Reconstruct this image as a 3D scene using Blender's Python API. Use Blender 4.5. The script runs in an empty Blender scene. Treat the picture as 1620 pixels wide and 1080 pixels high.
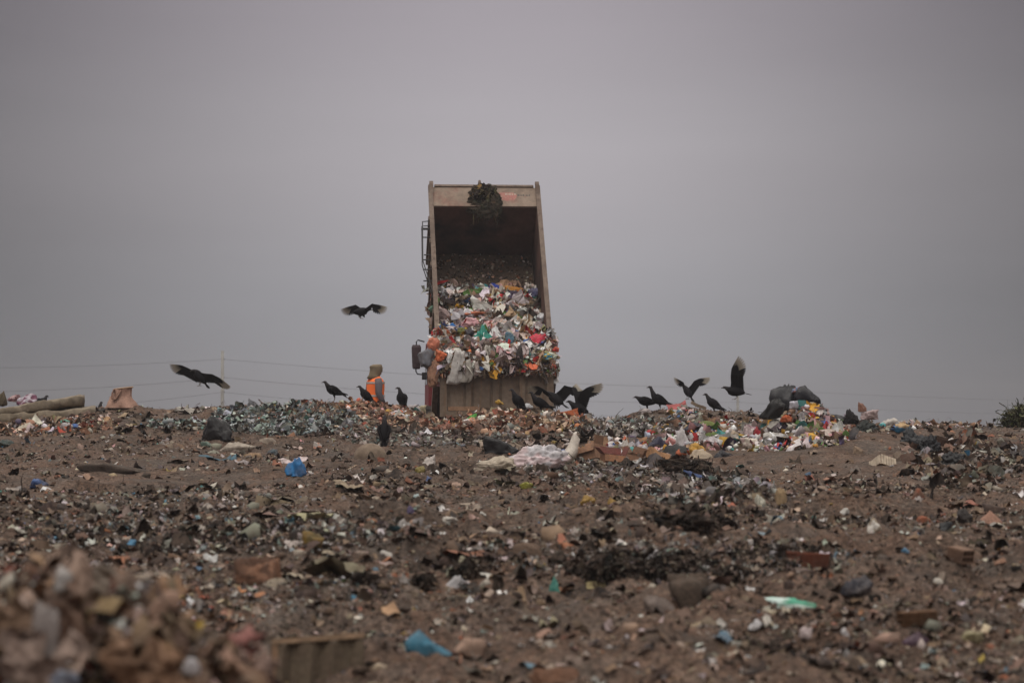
import bpy, bmesh, math, random
import numpy as np
from mathutils import Vector, Matrix

random.seed(7)
RNG = np.random.default_rng(7)
SC = bpy.context.scene
COL = SC.collection
D2R = math.radians

# ------------------------------------------------------------------ camera
F = 4500.0                      # focal length in photo pixels (100 mm on a 36 mm sensor, 1620 px wide)
HZ = 672.0                      # eye level in the photo
PITCH = math.atan((HZ - 540.0) / F)
cam = bpy.data.cameras.new('camera')
cam.lens = 100.0
cam.sensor_width = 36.0
cam.clip_start = 0.1
cam.clip_end = 6000.0
cam.dof.use_dof = True
cam.dof.focus_distance = 60.0
cam.dof.aperture_fstop = 3.8
cam_o = bpy.data.objects.new('camera', cam)
cam_o.location = (0, 0, 0)
cam_o.rotation_euler = (math.pi / 2 + PITCH, 0, 0)
COL.objects.link(cam_o)
SC.camera = cam_o

# ------------------------------------------------------------------ light
SUN_EL, SUN_AZ = D2R(58), D2R(200)       # azimuth measured clockwise from +Y
sun = bpy.data.lights.new('sun', 'SUN')
sun.energy = 0.9
sun.angle = D2R(25)
sun.color = (1.0, 0.95, 0.88)
sun_o = bpy.data.objects.new('sun', sun)
sd = Vector((math.sin(SUN_AZ) * math.cos(SUN_EL), math.cos(SUN_AZ) * math.cos(SUN_EL), math.sin(SUN_EL)))
sun_o.rotation_euler = sd.to_track_quat('Z', 'Y').to_euler()
COL.objects.link(sun_o)

world = bpy.data.worlds.new('World')
SC.world = world
world.use_nodes = True
wt = world.node_tree
wt.nodes.clear()
def wn(t, **k):
    n = wt.nodes.new(t)
    for a, b in k.items(): setattr(n, a, b)
    return n
w_out = wn('ShaderNodeOutputWorld'); w_bg = wn('ShaderNodeBackground')
w_bg.inputs['Strength'].default_value = 0.1
wt.links.new(w_bg.outputs[0], w_out.inputs['Surface'])
w_sky = wn('ShaderNodeTexSky', sky_type='NISHITA', sun_disc=False)
w_sky.sun_elevation = SUN_EL; w_sky.sun_rotation = SUN_AZ
w_sky.air_density = 1.0; w_sky.dust_density = 4.0
w_tc = wn('ShaderNodeTexCoord')
w_sep = wn('ShaderNodeSeparateXYZ'); wt.links.new(w_tc.outputs['Generated'], w_sep.inputs[0])
w_rmp = wn('ShaderNodeValToRGB')
cr = w_rmp.color_ramp; cr.interpolation = 'EASE'
SKY = [(0.0, (.362, .360, .390)), (0.03, (.375, .372, .400)), (0.095, (.435, .408, .434)), (0.15, (.372, .338, .368)), (0.35, (.75, .71, .69)), (1.0, (1.75, 1.66, 1.54))]  # the dip below the bright zenith imitates vignetting at the frame top
while len(cr.elements) < len(SKY): cr.elements.new(0.5)
for e, (p, c) in zip(cr.elements, SKY):
    e.position = p; e.color = (*c, 1)
wt.links.new(w_sep.outputs['Z'], w_rmp.inputs[0])
def wm(op, a, b=None, c=None, clamp=False):
    n = wn('ShaderNodeMath', operation=op); n.use_clamp = clamp
    for i, v in enumerate((a, b, c)):
        if v is None: continue
        if isinstance(v, (int, float)): n.inputs[i].default_value = v
        else: wt.links.new(v, n.inputs[i])
    return n.outputs[0]
# lens vignetting put into the sky colour: it darkens to both sides of +Y
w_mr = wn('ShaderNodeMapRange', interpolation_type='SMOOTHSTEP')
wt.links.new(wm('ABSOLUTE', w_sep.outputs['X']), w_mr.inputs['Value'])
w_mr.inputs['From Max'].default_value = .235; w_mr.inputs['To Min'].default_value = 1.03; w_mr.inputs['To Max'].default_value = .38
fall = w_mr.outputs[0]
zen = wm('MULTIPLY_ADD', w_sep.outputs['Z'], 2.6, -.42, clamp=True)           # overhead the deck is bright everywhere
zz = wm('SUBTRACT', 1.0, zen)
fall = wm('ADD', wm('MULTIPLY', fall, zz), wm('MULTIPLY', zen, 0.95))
w_map = wn('ShaderNodeMapping'); w_map.inputs['Scale'].default_value = (3, 3, 22)
w_map.inputs['Rotation'].default_value = (0, D2R(6), 0)
wt.links.new(w_tc.outputs['Generated'], w_map.inputs[0])
w_noi = wn('ShaderNodeTexNoise'); w_noi.inputs['Scale'].default_value = 1.6; w_noi.inputs['Detail'].default_value = 3.0
wt.links.new(w_map.outputs[0], w_noi.inputs['Vector'])
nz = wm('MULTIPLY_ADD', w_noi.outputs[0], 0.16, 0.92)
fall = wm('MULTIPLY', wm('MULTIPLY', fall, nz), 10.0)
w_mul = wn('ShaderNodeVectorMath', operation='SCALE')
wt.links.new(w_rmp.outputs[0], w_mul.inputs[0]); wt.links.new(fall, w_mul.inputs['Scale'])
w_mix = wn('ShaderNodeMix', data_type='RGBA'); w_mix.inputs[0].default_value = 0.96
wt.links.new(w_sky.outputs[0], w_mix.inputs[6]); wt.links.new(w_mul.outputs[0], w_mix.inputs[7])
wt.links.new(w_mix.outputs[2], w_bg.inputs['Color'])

SC.view_settings.view_transform = 'Standard'
SC.view_settings.look = 'None'
SC.view_settings.exposure = 0.0
SC.view_settings.gamma = 1.0
SC.cycles.max_bounces = 6
SC.cycles.diffuse_bounces = 3
SC.cycles.volume_bounces = 1
SC.cycles.use_denoising = True

# ------------------------------------------------------------------ noise
def _hash(ix, iy, iz, seed):
    h = (ix.astype(np.int64) * 374761393 + iy.astype(np.int64) * 668265263 + iz.astype(np.int64) * 2147483647 + seed * 1274126177) & 0xffffffff
    h = ((h ^ (h >> 13)) * 1274126177) & 0xffffffff
    h = h ^ (h >> 16)
    return (h & 0xffffff) / float(0xffffff) * 2 - 1
def vnoise(p, seed=0):
    p = np.asarray(p, float)
    if p.shape[-1] == 2: p = np.concatenate([p, np.zeros(p.shape[:-1] + (1,))], -1)
    i = np.floor(p).astype(np.int64); f = p - i
    f = f * f * f * (f * (f * 6 - 15) + 10)
    r = 0
    for a in (0, 1):
        wx = f[..., 0] if a else 1 - f[..., 0]
        for b in (0, 1):
            wy = f[..., 1] if b else 1 - f[..., 1]
            for c in (0, 1):
                if p.shape[-1] == 3 and c == 1 and not np.any(f[..., 2]): continue
                wz = f[..., 2] if c else 1 - f[..., 2]
                r = r + wx * wy * wz * _hash(i[..., 0] + a, i[..., 1] + b, i[..., 2] + c, seed)
    return r
def fbm(p, oct=4, seed=0, gain=.5):
    p = np.asarray(p, float); a = 1; s = 0; t = 0
    for o in range(oct):
        s = s + a * vnoise(p * 2 ** o + o * 17.3, seed + o); t += a; a *= gain
    return s / t
def ridged(p, oct=3, seed=0):
    p = np.asarray(p, float); a = 1; s = 0; t = 0
    for o in range(oct):
        s = s + a * (1 - 2 * np.abs(vnoise(p * 2 ** o + o * 11.1, seed + o))); t += a; a *= .55
    return s / t
def sm(a, b, x):
    t = np.clip((np.asarray(x, float) - a) / (b - a), 0, 1)
    return t * t * (3 - 2 * t)
def lin(c):
    c = np.asarray(c, float) / 255.0
    return np.where(c <= .04045, c / 12.92, ((c + .055) / 1.055) ** 2.4)

# ------------------------------------------------------------------ terrain height field (polar grid round the camera foot)
PXS = np.array([-600, 0, 90, 150, 210, 255, 290, 330, 400, 460, 500, 560, 600, 640, 665, 690, 720, 760, 800, 850, 890, 925, 960, 990, 1020, 1060, 1100, 1140, 1180, 1240, 1330, 1400, 1450, 1500, 1545, 1580, 1620, 2300])
CRS = np.array([664, 664, 658, 649, 645, 650, 650, 645, 646, 645, 640, 638, 642, 648, 655, 668, 664, 656, 653, 656, 660, 665, 667, 661, 656, 652, 649, 655, 657, 660, 668, 671, 667, 669, 674, 675, 672, 672]) + 2.0
ZD = np.array([0, 2, 8, 11, 12.7, 16, 20, 27, 36, 46, 52, 58])
ZZ = np.array([-1.62, -1.6, -1.42, -1.27, -1.17, -.97, -.87, -.86, -.80, -.62, -.42, -.25])
DC = 57.5
def base_z(u, d):
    px = 810 + u * F
    zb = np.interp(d, ZD, ZZ)
    zc = (HZ - np.interp(px, PXS, CRS)) / F * DC
    t = sm(47, DC, d)
    z = zb * (1 - t) + zc * t
    back = -.46 - .5 * sm(61.5, 64, d) - 4.5 * sm(75, 240, d)
    t2 = sm(DC + .4, 60.9, d)
    z = z * (1 - t2) + back * t2
    return z
HEAPS = [  # px, distance, top row, sx, sy (metres)
    (452, 54.5, 649, 1.1, 1.6), (1278, 49.5, 640, .62, .8), (1195, 50, 676, .95, .9), (1345, 45.0, 681, 1.8, 2.8),
    (1010, 47, 716, 1.3, .9), (1110, 47.5, 700, .5, .8), (820, 46.5, 728, .9, .6), (1470, 50, 688, 1.5, 2.0),
    (60, 7.9, 915, .30, .8), (-120, 8.2, 900, .30, .9), (210, 7.5, 955, .20, .6), (330, 7.4, 1030, .18, .5), (745, 54.5, 672, 1.0, 1.0), ]
def height(x, y):
    """x, y arrays -> ground z"""
    x = np.asarray(x, float); y = np.asarray(y, float)
    d = np.maximum(y, .3); u = x / d
    z = base0 = base_z(np.clip(u, -.6, .6), d)
    for (px, hd, ty, sx, sy) in HEAPS:
        hx = (px - 810) / F * hd
        amp = (HZ - ty) / F * hd - float(base_z(np.array(hx / hd), np.array(hd)))
        z = np.maximum(z, base0 + amp * np.exp(-((x - hx) / sx) ** 2 - ((y - hd) / sy) ** 2))
    P = np.stack([x, y], -1)
    calm = 1 - .55 * sm(40, 56, d) * (1 - sm(66, 90, d))
    rough = .55 + .45 * sm(-.25, .25, vnoise(P * .28 + 5, 3))
    near_dirt = np.exp(-((x + .13 * d) / (.07 * d + .1)) ** 2 - ((d - 38) / 8) ** 2)      # packed bare earth on the left
    mound_dirt = np.exp(-((x - 5.2) / 2.1) ** 2 - ((d - 43.5) / 3.6) ** 2)
    rough = rough * (1 - .65 * np.clip(near_dirt + 1.3 * mound_dirt, 0, 1))
    n = .12 * fbm(P * .35, 3, 11) + rough * (.17 * fbm(P * 1.1, 2, 21) + .12 * ridged(P * np.array([2.1, 1.6]), 3, 31) * .6 + .09 * np.maximum(0, vnoise(P * 3.1, 41)) + .048 * ridged(P * 6 + .6 * np.sin(P[..., ::-1] * 4), 3, 51))
    z = z + n * calm * sm(0, 4, d) * (1 - .6 * sm(70, 120, d))
    # cut bank with a dark undercut face on the left
    m = sm(118, 128, 810 + u * F) * (1 - sm(225, 262, 810 + u * F))
    z = z - .20 * m * sm(36.0, 35.9, d) * sm(33.2, 34.9, d)
    return z
def cols(n, u0, u1):
    return np.linspace(u0, u1, n)
U = np.concatenate([np.linspace(-3, -.32, 40)[:-1], cols(1000, -.32, .32), np.linspace(.32, 3, 40)[1:]])
DD = np.concatenate([np.geomspace(.4, 6, 30)[:-1], np.geomspace(6, 70, 900), np.geomspace(70, 3500, 120)[1:]])
GU, GD = np.meshgrid(U, DD)
GX, GY = GU * GD, GD
GZ = height(GX, GY)

def ray(px, py):
    v = np.array([(px - 810) / F, (540 - py) / F])
    c, s = math.cos(PITCH), math.sin(PITCH)
    return np.array([v[0], c - v[1] * s, s + v[1] * c])     # x, y, z
def at(px, py, d):
    r = ray(px, py); return Vector((r * (d / r[1])).tolist())
DM = np.geomspace(5, 61, 2600)
def hits(px, py, d0=5.0):
    """vectorised: pixels -> ground points (nan when the ray misses)"""
    px = np.atleast_1d(px).astype(float); py = np.atleast_1d(py).astype(float)
    c, s = math.cos(PITCH), math.sin(PITCH)
    vx = (px - 810) / F; vz = (540 - py) / F
    ry = c - vz * s; rz = s + vz * c
    u = vx / ry; k = rz / ry
    # sample the height grid by bilinear interpolation along columns
    out = np.full((len(px), 3), np.nan)
    ci = np.interp(u, U, np.arange(len(U)))
    ri = np.interp(DM, DD, np.arange(len(DD)))
    r0 = np.clip(ri.astype(int), 0, len(DD) - 2); rf = ri - r0
    for a in range(0, len(px), 4000):
        b = min(a + 4000, len(px))
        c0 = np.clip(ci[a:b].astype(int), 0, len(U) - 2); cf = (ci[a:b] - c0)[:, None]
        g = lambda rr, cc: GZ[rr[None, :], cc[:, None]]
        h = (g(r0, c0) * (1 - cf) + g(r0, c0 + 1) * cf) * (1 - rf) + (g(r0 + 1, c0) * (1 - cf) + g(r0 + 1, c0 + 1) * cf) * rf
        below = (k[a:b, None] * DM[None, :] < h) & (DM[None, :] > d0)
        ok = below.any(1); j = below.argmax(1)
        d = DM[j]
        o = np.stack([u[a:b] * d, d, k[a:b] * d], -1)
        o[~ok] = np.nan
        out[a:b] = o
    return out
def hz(x, y):
    return float(height(np.array([x]), np.array([y]))[0])
def ground(px, py, d=None):
    """a point on the ground seen at pixel (px, py); falls back to the crest line"""
    if d is not None:
        x = (px - 810) / F * d
        return Vector((x, d, hz(x, d)))
    p = hits(px, py)[0]
    if np.isnan(p[0]):
        dd = np.linspace(52, 60, 200); u = (px - 810) / F
        z = height(u * dd, dd); j = int(np.argmax(z / dd))
        return Vector((u * dd[j], dd[j], float(z[j])))
    return Vector(p.tolist())

# ------------------------------------------------------------------ mesh accumulation
class Acc:
    def __init__(s): s.v = []; s.q = []; s.t = []; s.c = []; s.n = 0; s.qm = []; s.tm = []
    def add(s, v, quads=None, tris=None, col=(1, 1, 1, .5), m=0):
        v = np.asarray(v, float).reshape(-1, 3)
        if quads is not None and len(quads):
            q = np.asarray(quads, int).reshape(-1, 4) + s.n; s.q.append(q); s.qm.append(np.full(len(q), m))
        if tris is not None and len(tris):
            t = np.asarray(tris, int).reshape(-1, 3) + s.n; s.t.append(t); s.tm.append(np.full(len(t), m))
        c = np.asarray(col, float)
        if c.shape[-1] == 3: c = np.concatenate([c, np.full(c.shape[:-1] + (1,), .5)], -1)
        if c.ndim == 1: c = np.tile(c, (len(v), 1))
        s.v.append(v); s.c.append(c); s.n += len(v)
        return s
    def xf(s, M):
        M = np.array(M); s.v = [v @ M[:3, :3].T + M[:3, 3] for v in s.v]; return s
    def mesh(s, name, smooth=False):
        v = np.concatenate(s.v); c = np.concatenate(s.c)
        q = np.concatenate(s.q) if s.q else np.zeros((0, 4), int)
        t = np.concatenate(s.t) if s.t else np.zeros((0, 3), int)
        mi = np.concatenate((s.qm if s.q else []) + (s.tm if s.t else []))
        me = bpy.data.meshes.new(name)
        me.vertices.add(len(v)); me.vertices.foreach_set('co', v.ravel().astype(np.float32))
        nl = q.size + t.size
        me.loops.add(nl); me.loops.foreach_set('vertex_index', np.concatenate([q.ravel(), t.ravel()]).astype(np.int32))
        me.polygons.add(len(q) + len(t))
        ls = np.concatenate([np.arange(len(q)) * 4, q.size + np.arange(len(t)) * 3]).astype(np.int32)
        me.polygons.foreach_set('loop_start', ls)
        me.polygons.foreach_set('material_index', mi.astype(np.int32))
        me.polygons.foreach_set('use_smooth', np.full(len(ls), smooth))
        at_ = me.attributes.new('Col', 'FLOAT_COLOR', 'POINT')
        at_.data.foreach_set('color', c.ravel().astype(np.float32))
        me.update(); me.validate()
        return me
def link(name, me, mats, parent=None, loc=None, rot=None):
    o = bpy.data.objects.new(name, me)
    for m in (mats if isinstance(mats, (list, tuple)) else [mats]): me.materials.append(m)
    if loc is not None: o.location = loc
    if rot is not None: o.rotation_euler = rot
    if parent is not None: o.parent = parent
    COL.objects.link(o); return o
def tag(o, label, cat, group=None, kind=None):
    if label: o['label'] = label
    if cat: o['category'] = cat
    if group: o['group'] = group
    if kind: o['kind'] = kind
    return o
def empty(name, label, cat, loc, rot=(0, 0, 0), group=None):
    o = bpy.data.objects.new(name, None); o.empty_display_size = .2
    o.location = loc; o.rotation_euler = rot; COL.objects.link(o)
    return tag(o, label, cat, group)

BOXQ = [(0, 3, 2, 1), (4, 5, 6, 7), (0, 1, 5, 4), (1, 2, 6, 5), (2, 3, 7, 6), (3, 0, 4, 7)]
def box(acc, lo, hi, col=(1, 1, 1, .5), m=0):
    x0, y0, z0 = lo; x1, y1, z1 = hi
    v = [(x0, y0, z0), (x1, y0, z0), (x1, y1, z0), (x0, y1, z0), (x0, y0, z1), (x1, y0, z1), (x1, y1, z1), (x0, y1, z1)]
    return acc.add(v, quads=BOXQ, col=col, m=m)
def frame_of(d):
    d = Vector(d).normalized()
    a = Vector((0, 0, 1)) if abs(d.z) < .9 else Vector((1, 0, 0))
    x = d.cross(a).normalized(); return x, x.cross(d).normalized()
def loft(acc, pts, radii, n=10, col=(1, 1, 1, .5), m=0, side=None, cols_=None):
    """closed tube through pts; radii is a list of r or (rx, rz)"""
    P = [Vector(p) for p in pts]; k = len(P); V = []; C = []
    for i, p in enumerate(P):
        d = (P[min(i + 1, k - 1)] - P[max(i - 1, 0)])
        if side is not None:
            x = Vector(side).normalized(); z = x.cross(d.normalized()).normalized()
        else: x, z = frame_of(d)
        r = radii[i]; rx, rz = (r, r) if not isinstance(r, (tuple, list)) else r
        for j in range(n):
            a = 2 * math.pi * j / n
            V.append(p + x * rx * math.cos(a) + z * rz * math.sin(a)); C.append(cols_[i] if cols_ else col)
    V.append(P[0]); V.append(P[-1]); C.append(cols_[0] if cols_ else col); C.append(cols_[-1] if cols_ else col)
    Q = [(i * n + j, i * n + (j + 1) % n, (i + 1) * n + (j + 1) % n, (i + 1) * n + j) for i in range(k - 1) for j in range(n)]
    T = [((j + 1) % n, j, k * n) for j in range(n)] + [((k - 1) * n + j, (k - 1) * n + (j + 1) % n, k * n + 1) for j in range(n)]
    C = np.array([tuple(c) if len(c) == 4 else (*c, .5) for c in C])
    return acc.add([tuple(v) for v in V], quads=Q, tris=T, col=C, m=m)
_ico = {}
def ico(lv):
    if lv not in _ico:
        bm = bmesh.new(); bmesh.ops.create_icosphere(bm, subdivisions=lv, radius=1)
        bm.verts.ensure_lookup_table()
        _ico[lv] = (np.array([v.co[:] for v in bm.verts]), np.array([[v.index for v in f.verts] for f in bm.faces])); bm.free()
    return _ico[lv]

# ------------------------------------------------------------------ materials
def newmat(name):
    m = bpy.data.materials.new(name); m.use_nodes = True
    nt = m.node_tree; b = nt.nodes['Principled BSDF']
    return m, nt, b
def N(nt, t, **k):
    n = nt.nodes.new(t)
    for a, b in k.items(): setattr(n, a, b)
    return n
def noise(nt, scale, detail=4, rough=.6, coord='Object', stretch=None):
    tc = N(nt, 'ShaderNodeTexCoord'); n = N(nt, 'ShaderNodeTexNoise')
    n.inputs['Scale'].default_value = scale; n.inputs['Detail'].default_value = detail; n.inputs['Roughness'].default_value = rough
    src = tc.outputs[coord]
    if stretch:
        mp = N(nt, 'ShaderNodeMapping'); mp.inputs['Scale'].default_value = stretch
        nt.links.new(src, mp.inputs[0]); src = mp.outputs[0]
    nt.links.new(src, n.inputs['Vector']); return n.outputs[0]
def ramp(nt, fac, stops):
    r = N(nt, 'ShaderNodeValToRGB'); e = r.color_ramp.elements
    while len(e) < len(stops): e.new(.5)
    for x, (p, c) in zip(e, stops):
        x.position = p; x.color = (*c[:3], 1) if len(c) >= 3 else (c[0],) * 3 + (1,)
    nt.links.new(fac, r.inputs[0]); return r.outputs[0]
def mix(nt, fac, a, b, mode='MIX'):
    n = N(nt, 'ShaderNodeMix', data_type='RGBA', blend_type=mode)
    for i, v in ((0, fac), (6, a), (7, b)):
        if isinstance(v, (int, float)): n.inputs[i].default_value = v
        elif isinstance(v, (tuple, list, np.ndarray)): n.inputs[i].default_value = (*v[:3], 1)
        else: nt.links.new(v, n.inputs[i])
    return n.outputs[2]
def bump(nt, b, h, strength=.5, dist=.02):
    n = N(nt, 'ShaderNodeBump'); n.inputs['Strength'].default_value = strength; n.inputs['Distance'].default_value = dist
    nt.links.new(h, n.inputs['Height']); nt.links.new(n.outputs[0], b.inputs['Normal'])

DIRT_A, DIRT_B, DIRT_C, DIRT_D = (.040, .027, .021), (.096, .065, .049), (.160, .112, .085), (.020, .015, .013)
def mat_ground():
    m, nt, b = newmat('dump_earth')
    n1 = noise(nt, .55, 6, .62); n2 = noise(nt, 4.5, 6, .7); n3 = noise(nt, 26, 4, .65); n4 = noise(nt, 1.7, 3, .6)
    c = ramp(nt, n1, [(.30, DIRT_A), (.46, DIRT_B), (.56, (.142, .086, .062)), (.68, DIRT_C)])
    c2 = ramp(nt, n2, [(.30, DIRT_D), (.5, DIRT_B), (.72, (.23, .18, .145))])
    c = mix(nt, .5, c, c2)
    g = ramp(nt, n4, [(.45, (0, 0, 0)), (.65, (1, 1, 1))])
    c = mix(nt, g, c, mix(nt, .5, c, (.10, .090, .082)))
    sp = ramp(nt, n3, [(.28, (.15, .15, .15)), (.5, (.9, .9, .9)), (.72, (1.9, 1.8, 1.75))])
    c = mix(nt, .8, c, sp, 'MULTIPLY')
    nt.links.new(c, b.inputs['Base Color']); b.inputs['Roughness'].default_value = .95
    b.inputs['Specular IOR Level'].default_value = .15
    h = N(nt, 'ShaderNodeMath', operation='ADD'); nt.links.new(n2, h.inputs[0]); nt.links.new(n3, h.inputs[1])
    bump(nt, b, h.outputs[0], .8, .05)
    return m
def mat_attr(name, dirt=.45, dscale=9.0, rough=.6, two=True, dirtcol=DIRT_B, bumps=.4, spec=.25):
    """colour and gloss come from the piece's own attribute, dirt from noise"""
    m, nt, b = newmat(name)
    a = N(nt, 'ShaderNodeAttribute'); a.attribute_name = 'Col'
    n = noise(nt, dscale, 5, .7)
    k = ramp(nt, n, [(.40, (0, 0, 0)), (.68, (dirt, dirt, dirt))])
    c = mix(nt, k, a.outputs['Color'], dirtcol)
    n2 = noise(nt, dscale * 4, 3, .6)
    v = ramp(nt, n2, [(.3, (.72, .72, .72)), (.7, (1.18, 1.18, 1.18))])
    c = mix(nt, 1.0, c, v, 'MULTIPLY')
    nt.links.new(c, b.inputs['Base Color'])
    nt.links.new(a.outputs['Alpha'], b.inputs['Roughness'])
    b.inputs['Specular IOR Level'].default_value = spec
    bump(nt, b, n2, bumps, .01)
    return m
def mat_paint(name, c1, c2, c3, rough=.7, s=1.2, streak=True):
    """dusty, rust-stained painted steel"""
    m, nt, b = newmat(name)
    n1 = noise(nt, s, 6, .65); n2 = noise(nt, s * 7, 5, .7)
    n3 = noise(nt, s * 2.2, 4, .6, stretch=(5, 5, .5) if streak else None)
    c = ramp(nt, n1, [(.35, c1), (.6, c2)])
    r = ramp(nt, n3, [(.52, (0, 0, 0)), (.70, (.85, .85, .85))])
    c = mix(nt, r, c, c3)
    v = ramp(nt, n2, [(.3, (.7, .7, .7)), (.7, (1.15, 1.15, 1.15))])
    c = mix(nt, 1.0, c, v, 'MULTIPLY')
    nt.links.new(c, b.inputs['Base Color']); b.inputs['Roughness'].default_value = rough
    b.inputs['Specular IOR Level'].default_value = .3
    bump(nt, b, n2, .25, .01)
    return m
def mat_plain(name, c, rough=.7, spec=.3, var=.25, s=8, metal=0):
    m, nt, b = newmat(name)
    n = noise(nt, s, 4, .6)
    cc = np.array(c)
    o = ramp(nt, n, [(.3, tuple(cc * (1 - var))), (.7, tuple(np.minimum(cc * (1 + var), .95)))])
    nt.links.new(o, b.inputs['Base Color']); b.inputs['Roughness'].default_value = rough
    b.inputs['Specular IOR Level'].default_value = spec; b.inputs['Metallic'].default_value = metal
    return m
M_GROUND = mat_ground()
M_LIT = mat_attr('dirty_litter', .75, 9)
M_LOAD = mat_attr('fresh_rubbish', .28, 14, dirtcol=(.16, .115, .08))
M_ITEM = mat_attr('discarded_item', .6, 11, bumps=.7)
M_CLEAN = mat_attr('plain_item', .12, 11, bumps=.15)
M_BIN = mat_attr('black_bin_plastic', .10, 8, bumps=.7, spec=.3, dirtcol=(.05, .04, .035))
M_BIRD = mat_attr('black_plumage', .0, 20, bumps=.3, spec=.12)
M_PLASTIC = mat_attr('crumpled_plastic', .55, 9, bumps=.6, dirtcol=(.11, .08, .06))

# ------------------------------------------------------------------ the ground
def build_ground():
    nr, nc = GZ.shape
    v = np.stack([GX, GY, GZ], -1).reshape(-1, 3)
    i = np.arange(nr * nc).reshape(nr, nc)
    q = np.stack([i[:-1, :-1], i[:-1, 1:], i[1:, 1:], i[1:, :-1]], -1).reshape(-1, 4)
    a = Acc(); a.add(v, quads=q)
    # ground behind the camera foot
    zb = -1.62
    a.add([(-12000, -60, zb), (12000, -60, zb), (12000, .4, zb), (-12000, .4, zb)], quads=[(0, 1, 2, 3)])
    o = link('ground', a.mesh('ground', True), M_GROUND)
    o['kind'] = 'structure'
build_ground()

# ------------------------------------------------------------------ vectorised litter
def rand_rot(n, tilt_lo=0, tilt_hi=90):
    """rotation matrices: spin in plane, tilt by an angle, turn round z"""
    a = RNG.uniform(0, 2 * np.pi, n); t = np.radians(RNG.uniform(tilt_lo, tilt_hi, n)); g = RNG.uniform(0, 2 * np.pi, n)
    def rz(a):
        c, s, o, z = np.cos(a), np.sin(a), np.ones_like(a), np.zeros_like(a)
        return np.stack([np.stack([c, -s, z], -1), np.stack([s, c, z], -1), np.stack([z, z, o], -1)], -2)
    c, s, o, z = np.cos(t), np.sin(t), np.ones_like(t), np.zeros_like(t)
    rx = np.stack([np.stack([o, z, z], -1), np.stack([z, c, -s], -1), np.stack([z, s, c], -1)], -2)
    return rz(g) @ rx @ rz(a)
def sheets(acc, pos, size, col, k=4, aspect=(.35, 1.0), crump=.22, tilt=(0, 85), m=0):
    n = len(pos); size = np.broadcast_to(size, (n,))
    u = np.linspace(-.5, .5, k); uu, vv = np.meshgrid(u, u)
    L = np.stack([uu.ravel(), vv.ravel(), np.zeros(k * k)], -1)[None].repeat(n, 0)
    L[..., :2] += RNG.normal(0, .07, (n, k * k, 2))
    asp = RNG.uniform(*aspect, n)
    ph = RNG.uniform(0, 6.28, (n, 3)); fr = RNG.normal(0, 4.5, (n, 3, 2)); am = RNG.uniform(.3, 1, (n, 3))
    w = 0
    for i in range(3):
        w = w + am[:, i, None] * np.sin(L[..., 0] * fr[:, i, 0, None] + L[..., 1] * fr[:, i, 1, None] + ph[:, i, None])
    L[..., 2] = w * crump + RNG.normal(0, .05, (n, k * k)) * crump * 3
    L[..., 1] *= asp[:, None]
    L *= size[:, None, None]
    R = rand_rot(n, *tilt)
    V = np.einsum('nij,nkj->nki', R, L) + pos[:, None, :]
    i = np.arange(k * k).reshape(k, k)
    q = np.stack([i[:-1, :-1], i[:-1, 1:], i[1:, 1:], i[1:, :-1]], -1).reshape(-1, 4)
    Q = (q[None] + (np.arange(n) * k * k)[:, None, None]).reshape(-1, 4)
    C = np.repeat(col, k * k, 0)
    acc.add(V.reshape(-1, 3), quads=Q, col=C, m=m)
def chunks(acc, pos, size, col, lv=1, sq=(.5, 1.0), jit=.22, tilt=(0, 180), m=0):
    n = len(pos); size = np.broadcast_to(size, (n,))
    v, t = ico(lv); k = len(v)
    L = v[None].repeat(n, 0) * (1 + RNG.normal(0, jit, (n, k, 1))) * .5
    L *= np.stack([np.ones(n), RNG.uniform(*sq, n), RNG.uniform(sq[0] * .7, sq[1], n)], -1)[:, None, :]
    L *= size[:, None, None]
    V = np.einsum('nij,nkj->nki', rand_rot(n, *tilt), L) + pos[:, None, :]
    T = (t[None] + (np.arange(n) * k)[:, None, None]).reshape(-1, 3)
    acc.add(V.reshape(-1, 3), tris=T, col=np.repeat(col, k, 0), m=m)
def ribbons(acc, pos, length, width, col, seg=5, curl=.5, rise=.25, m=0):
    n = len(pos); length = np.broadcast_to(length, (n,)); width = np.broadcast_to(width, (n,))
    az = RNG.uniform(0, 6.28, n); el = RNG.normal(rise, .35, n)
    P = [pos.copy()]; W = []
    for s in range(seg):
        d = np.stack([np.cos(az) * np.cos(el), np.sin(az) * np.cos(el), np.sin(el)], -1)
        tw = RNG.normal(0, .8, n)
        side = np.stack([-np.sin(az) * np.cos(tw), np.cos(az) * np.cos(tw), np.sin(tw)], -1)
        W.append(side); P.append(P[-1] + d * (length / seg)[:, None])
        az = az + RNG.normal(0, curl, n); el = el - RNG.uniform(0, .35, n) + RNG.normal(0, curl * .5, n)
    W.append(W[-1])
    V = np.stack([np.stack([p - w * (width * .5)[:, None], p + w * (width * .5)[:, None]], 1) for p, w in zip(P, W)], 1)   # n, seg+1, 2, 3
    k = (seg + 1) * 2
    q = np.array([(2 * i, 2 * i + 1, 2 * i + 3, 2 * i + 2) for i in range(seg)])
    Q = (q[None] + (np.arange(n) * k)[:, None, None]).reshape(-1, 4)
    acc.add(V.reshape(-1, 3), quads=Q, col=np.repeat(col, k, 0), m=m)
def palette(n, rows):
    """rows: (weight, sRGB albedo, roughness)"""
    w = np.array([r[0] for r in rows], float); w /= w.sum()
    i = RNG.choice(len(rows), n, p=w)
    c = np.array([lin(r[1]) for r in rows])[i]
    c = c * np.exp(RNG.normal(0, .22, (n, 1))) * np.exp(RNG.normal(0, .06, (n, 3)))
    r = np.array([r[2] for r in rows])[i]
    return np.concatenate([np.clip(c, .006, .85), r[:, None]], -1)
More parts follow.
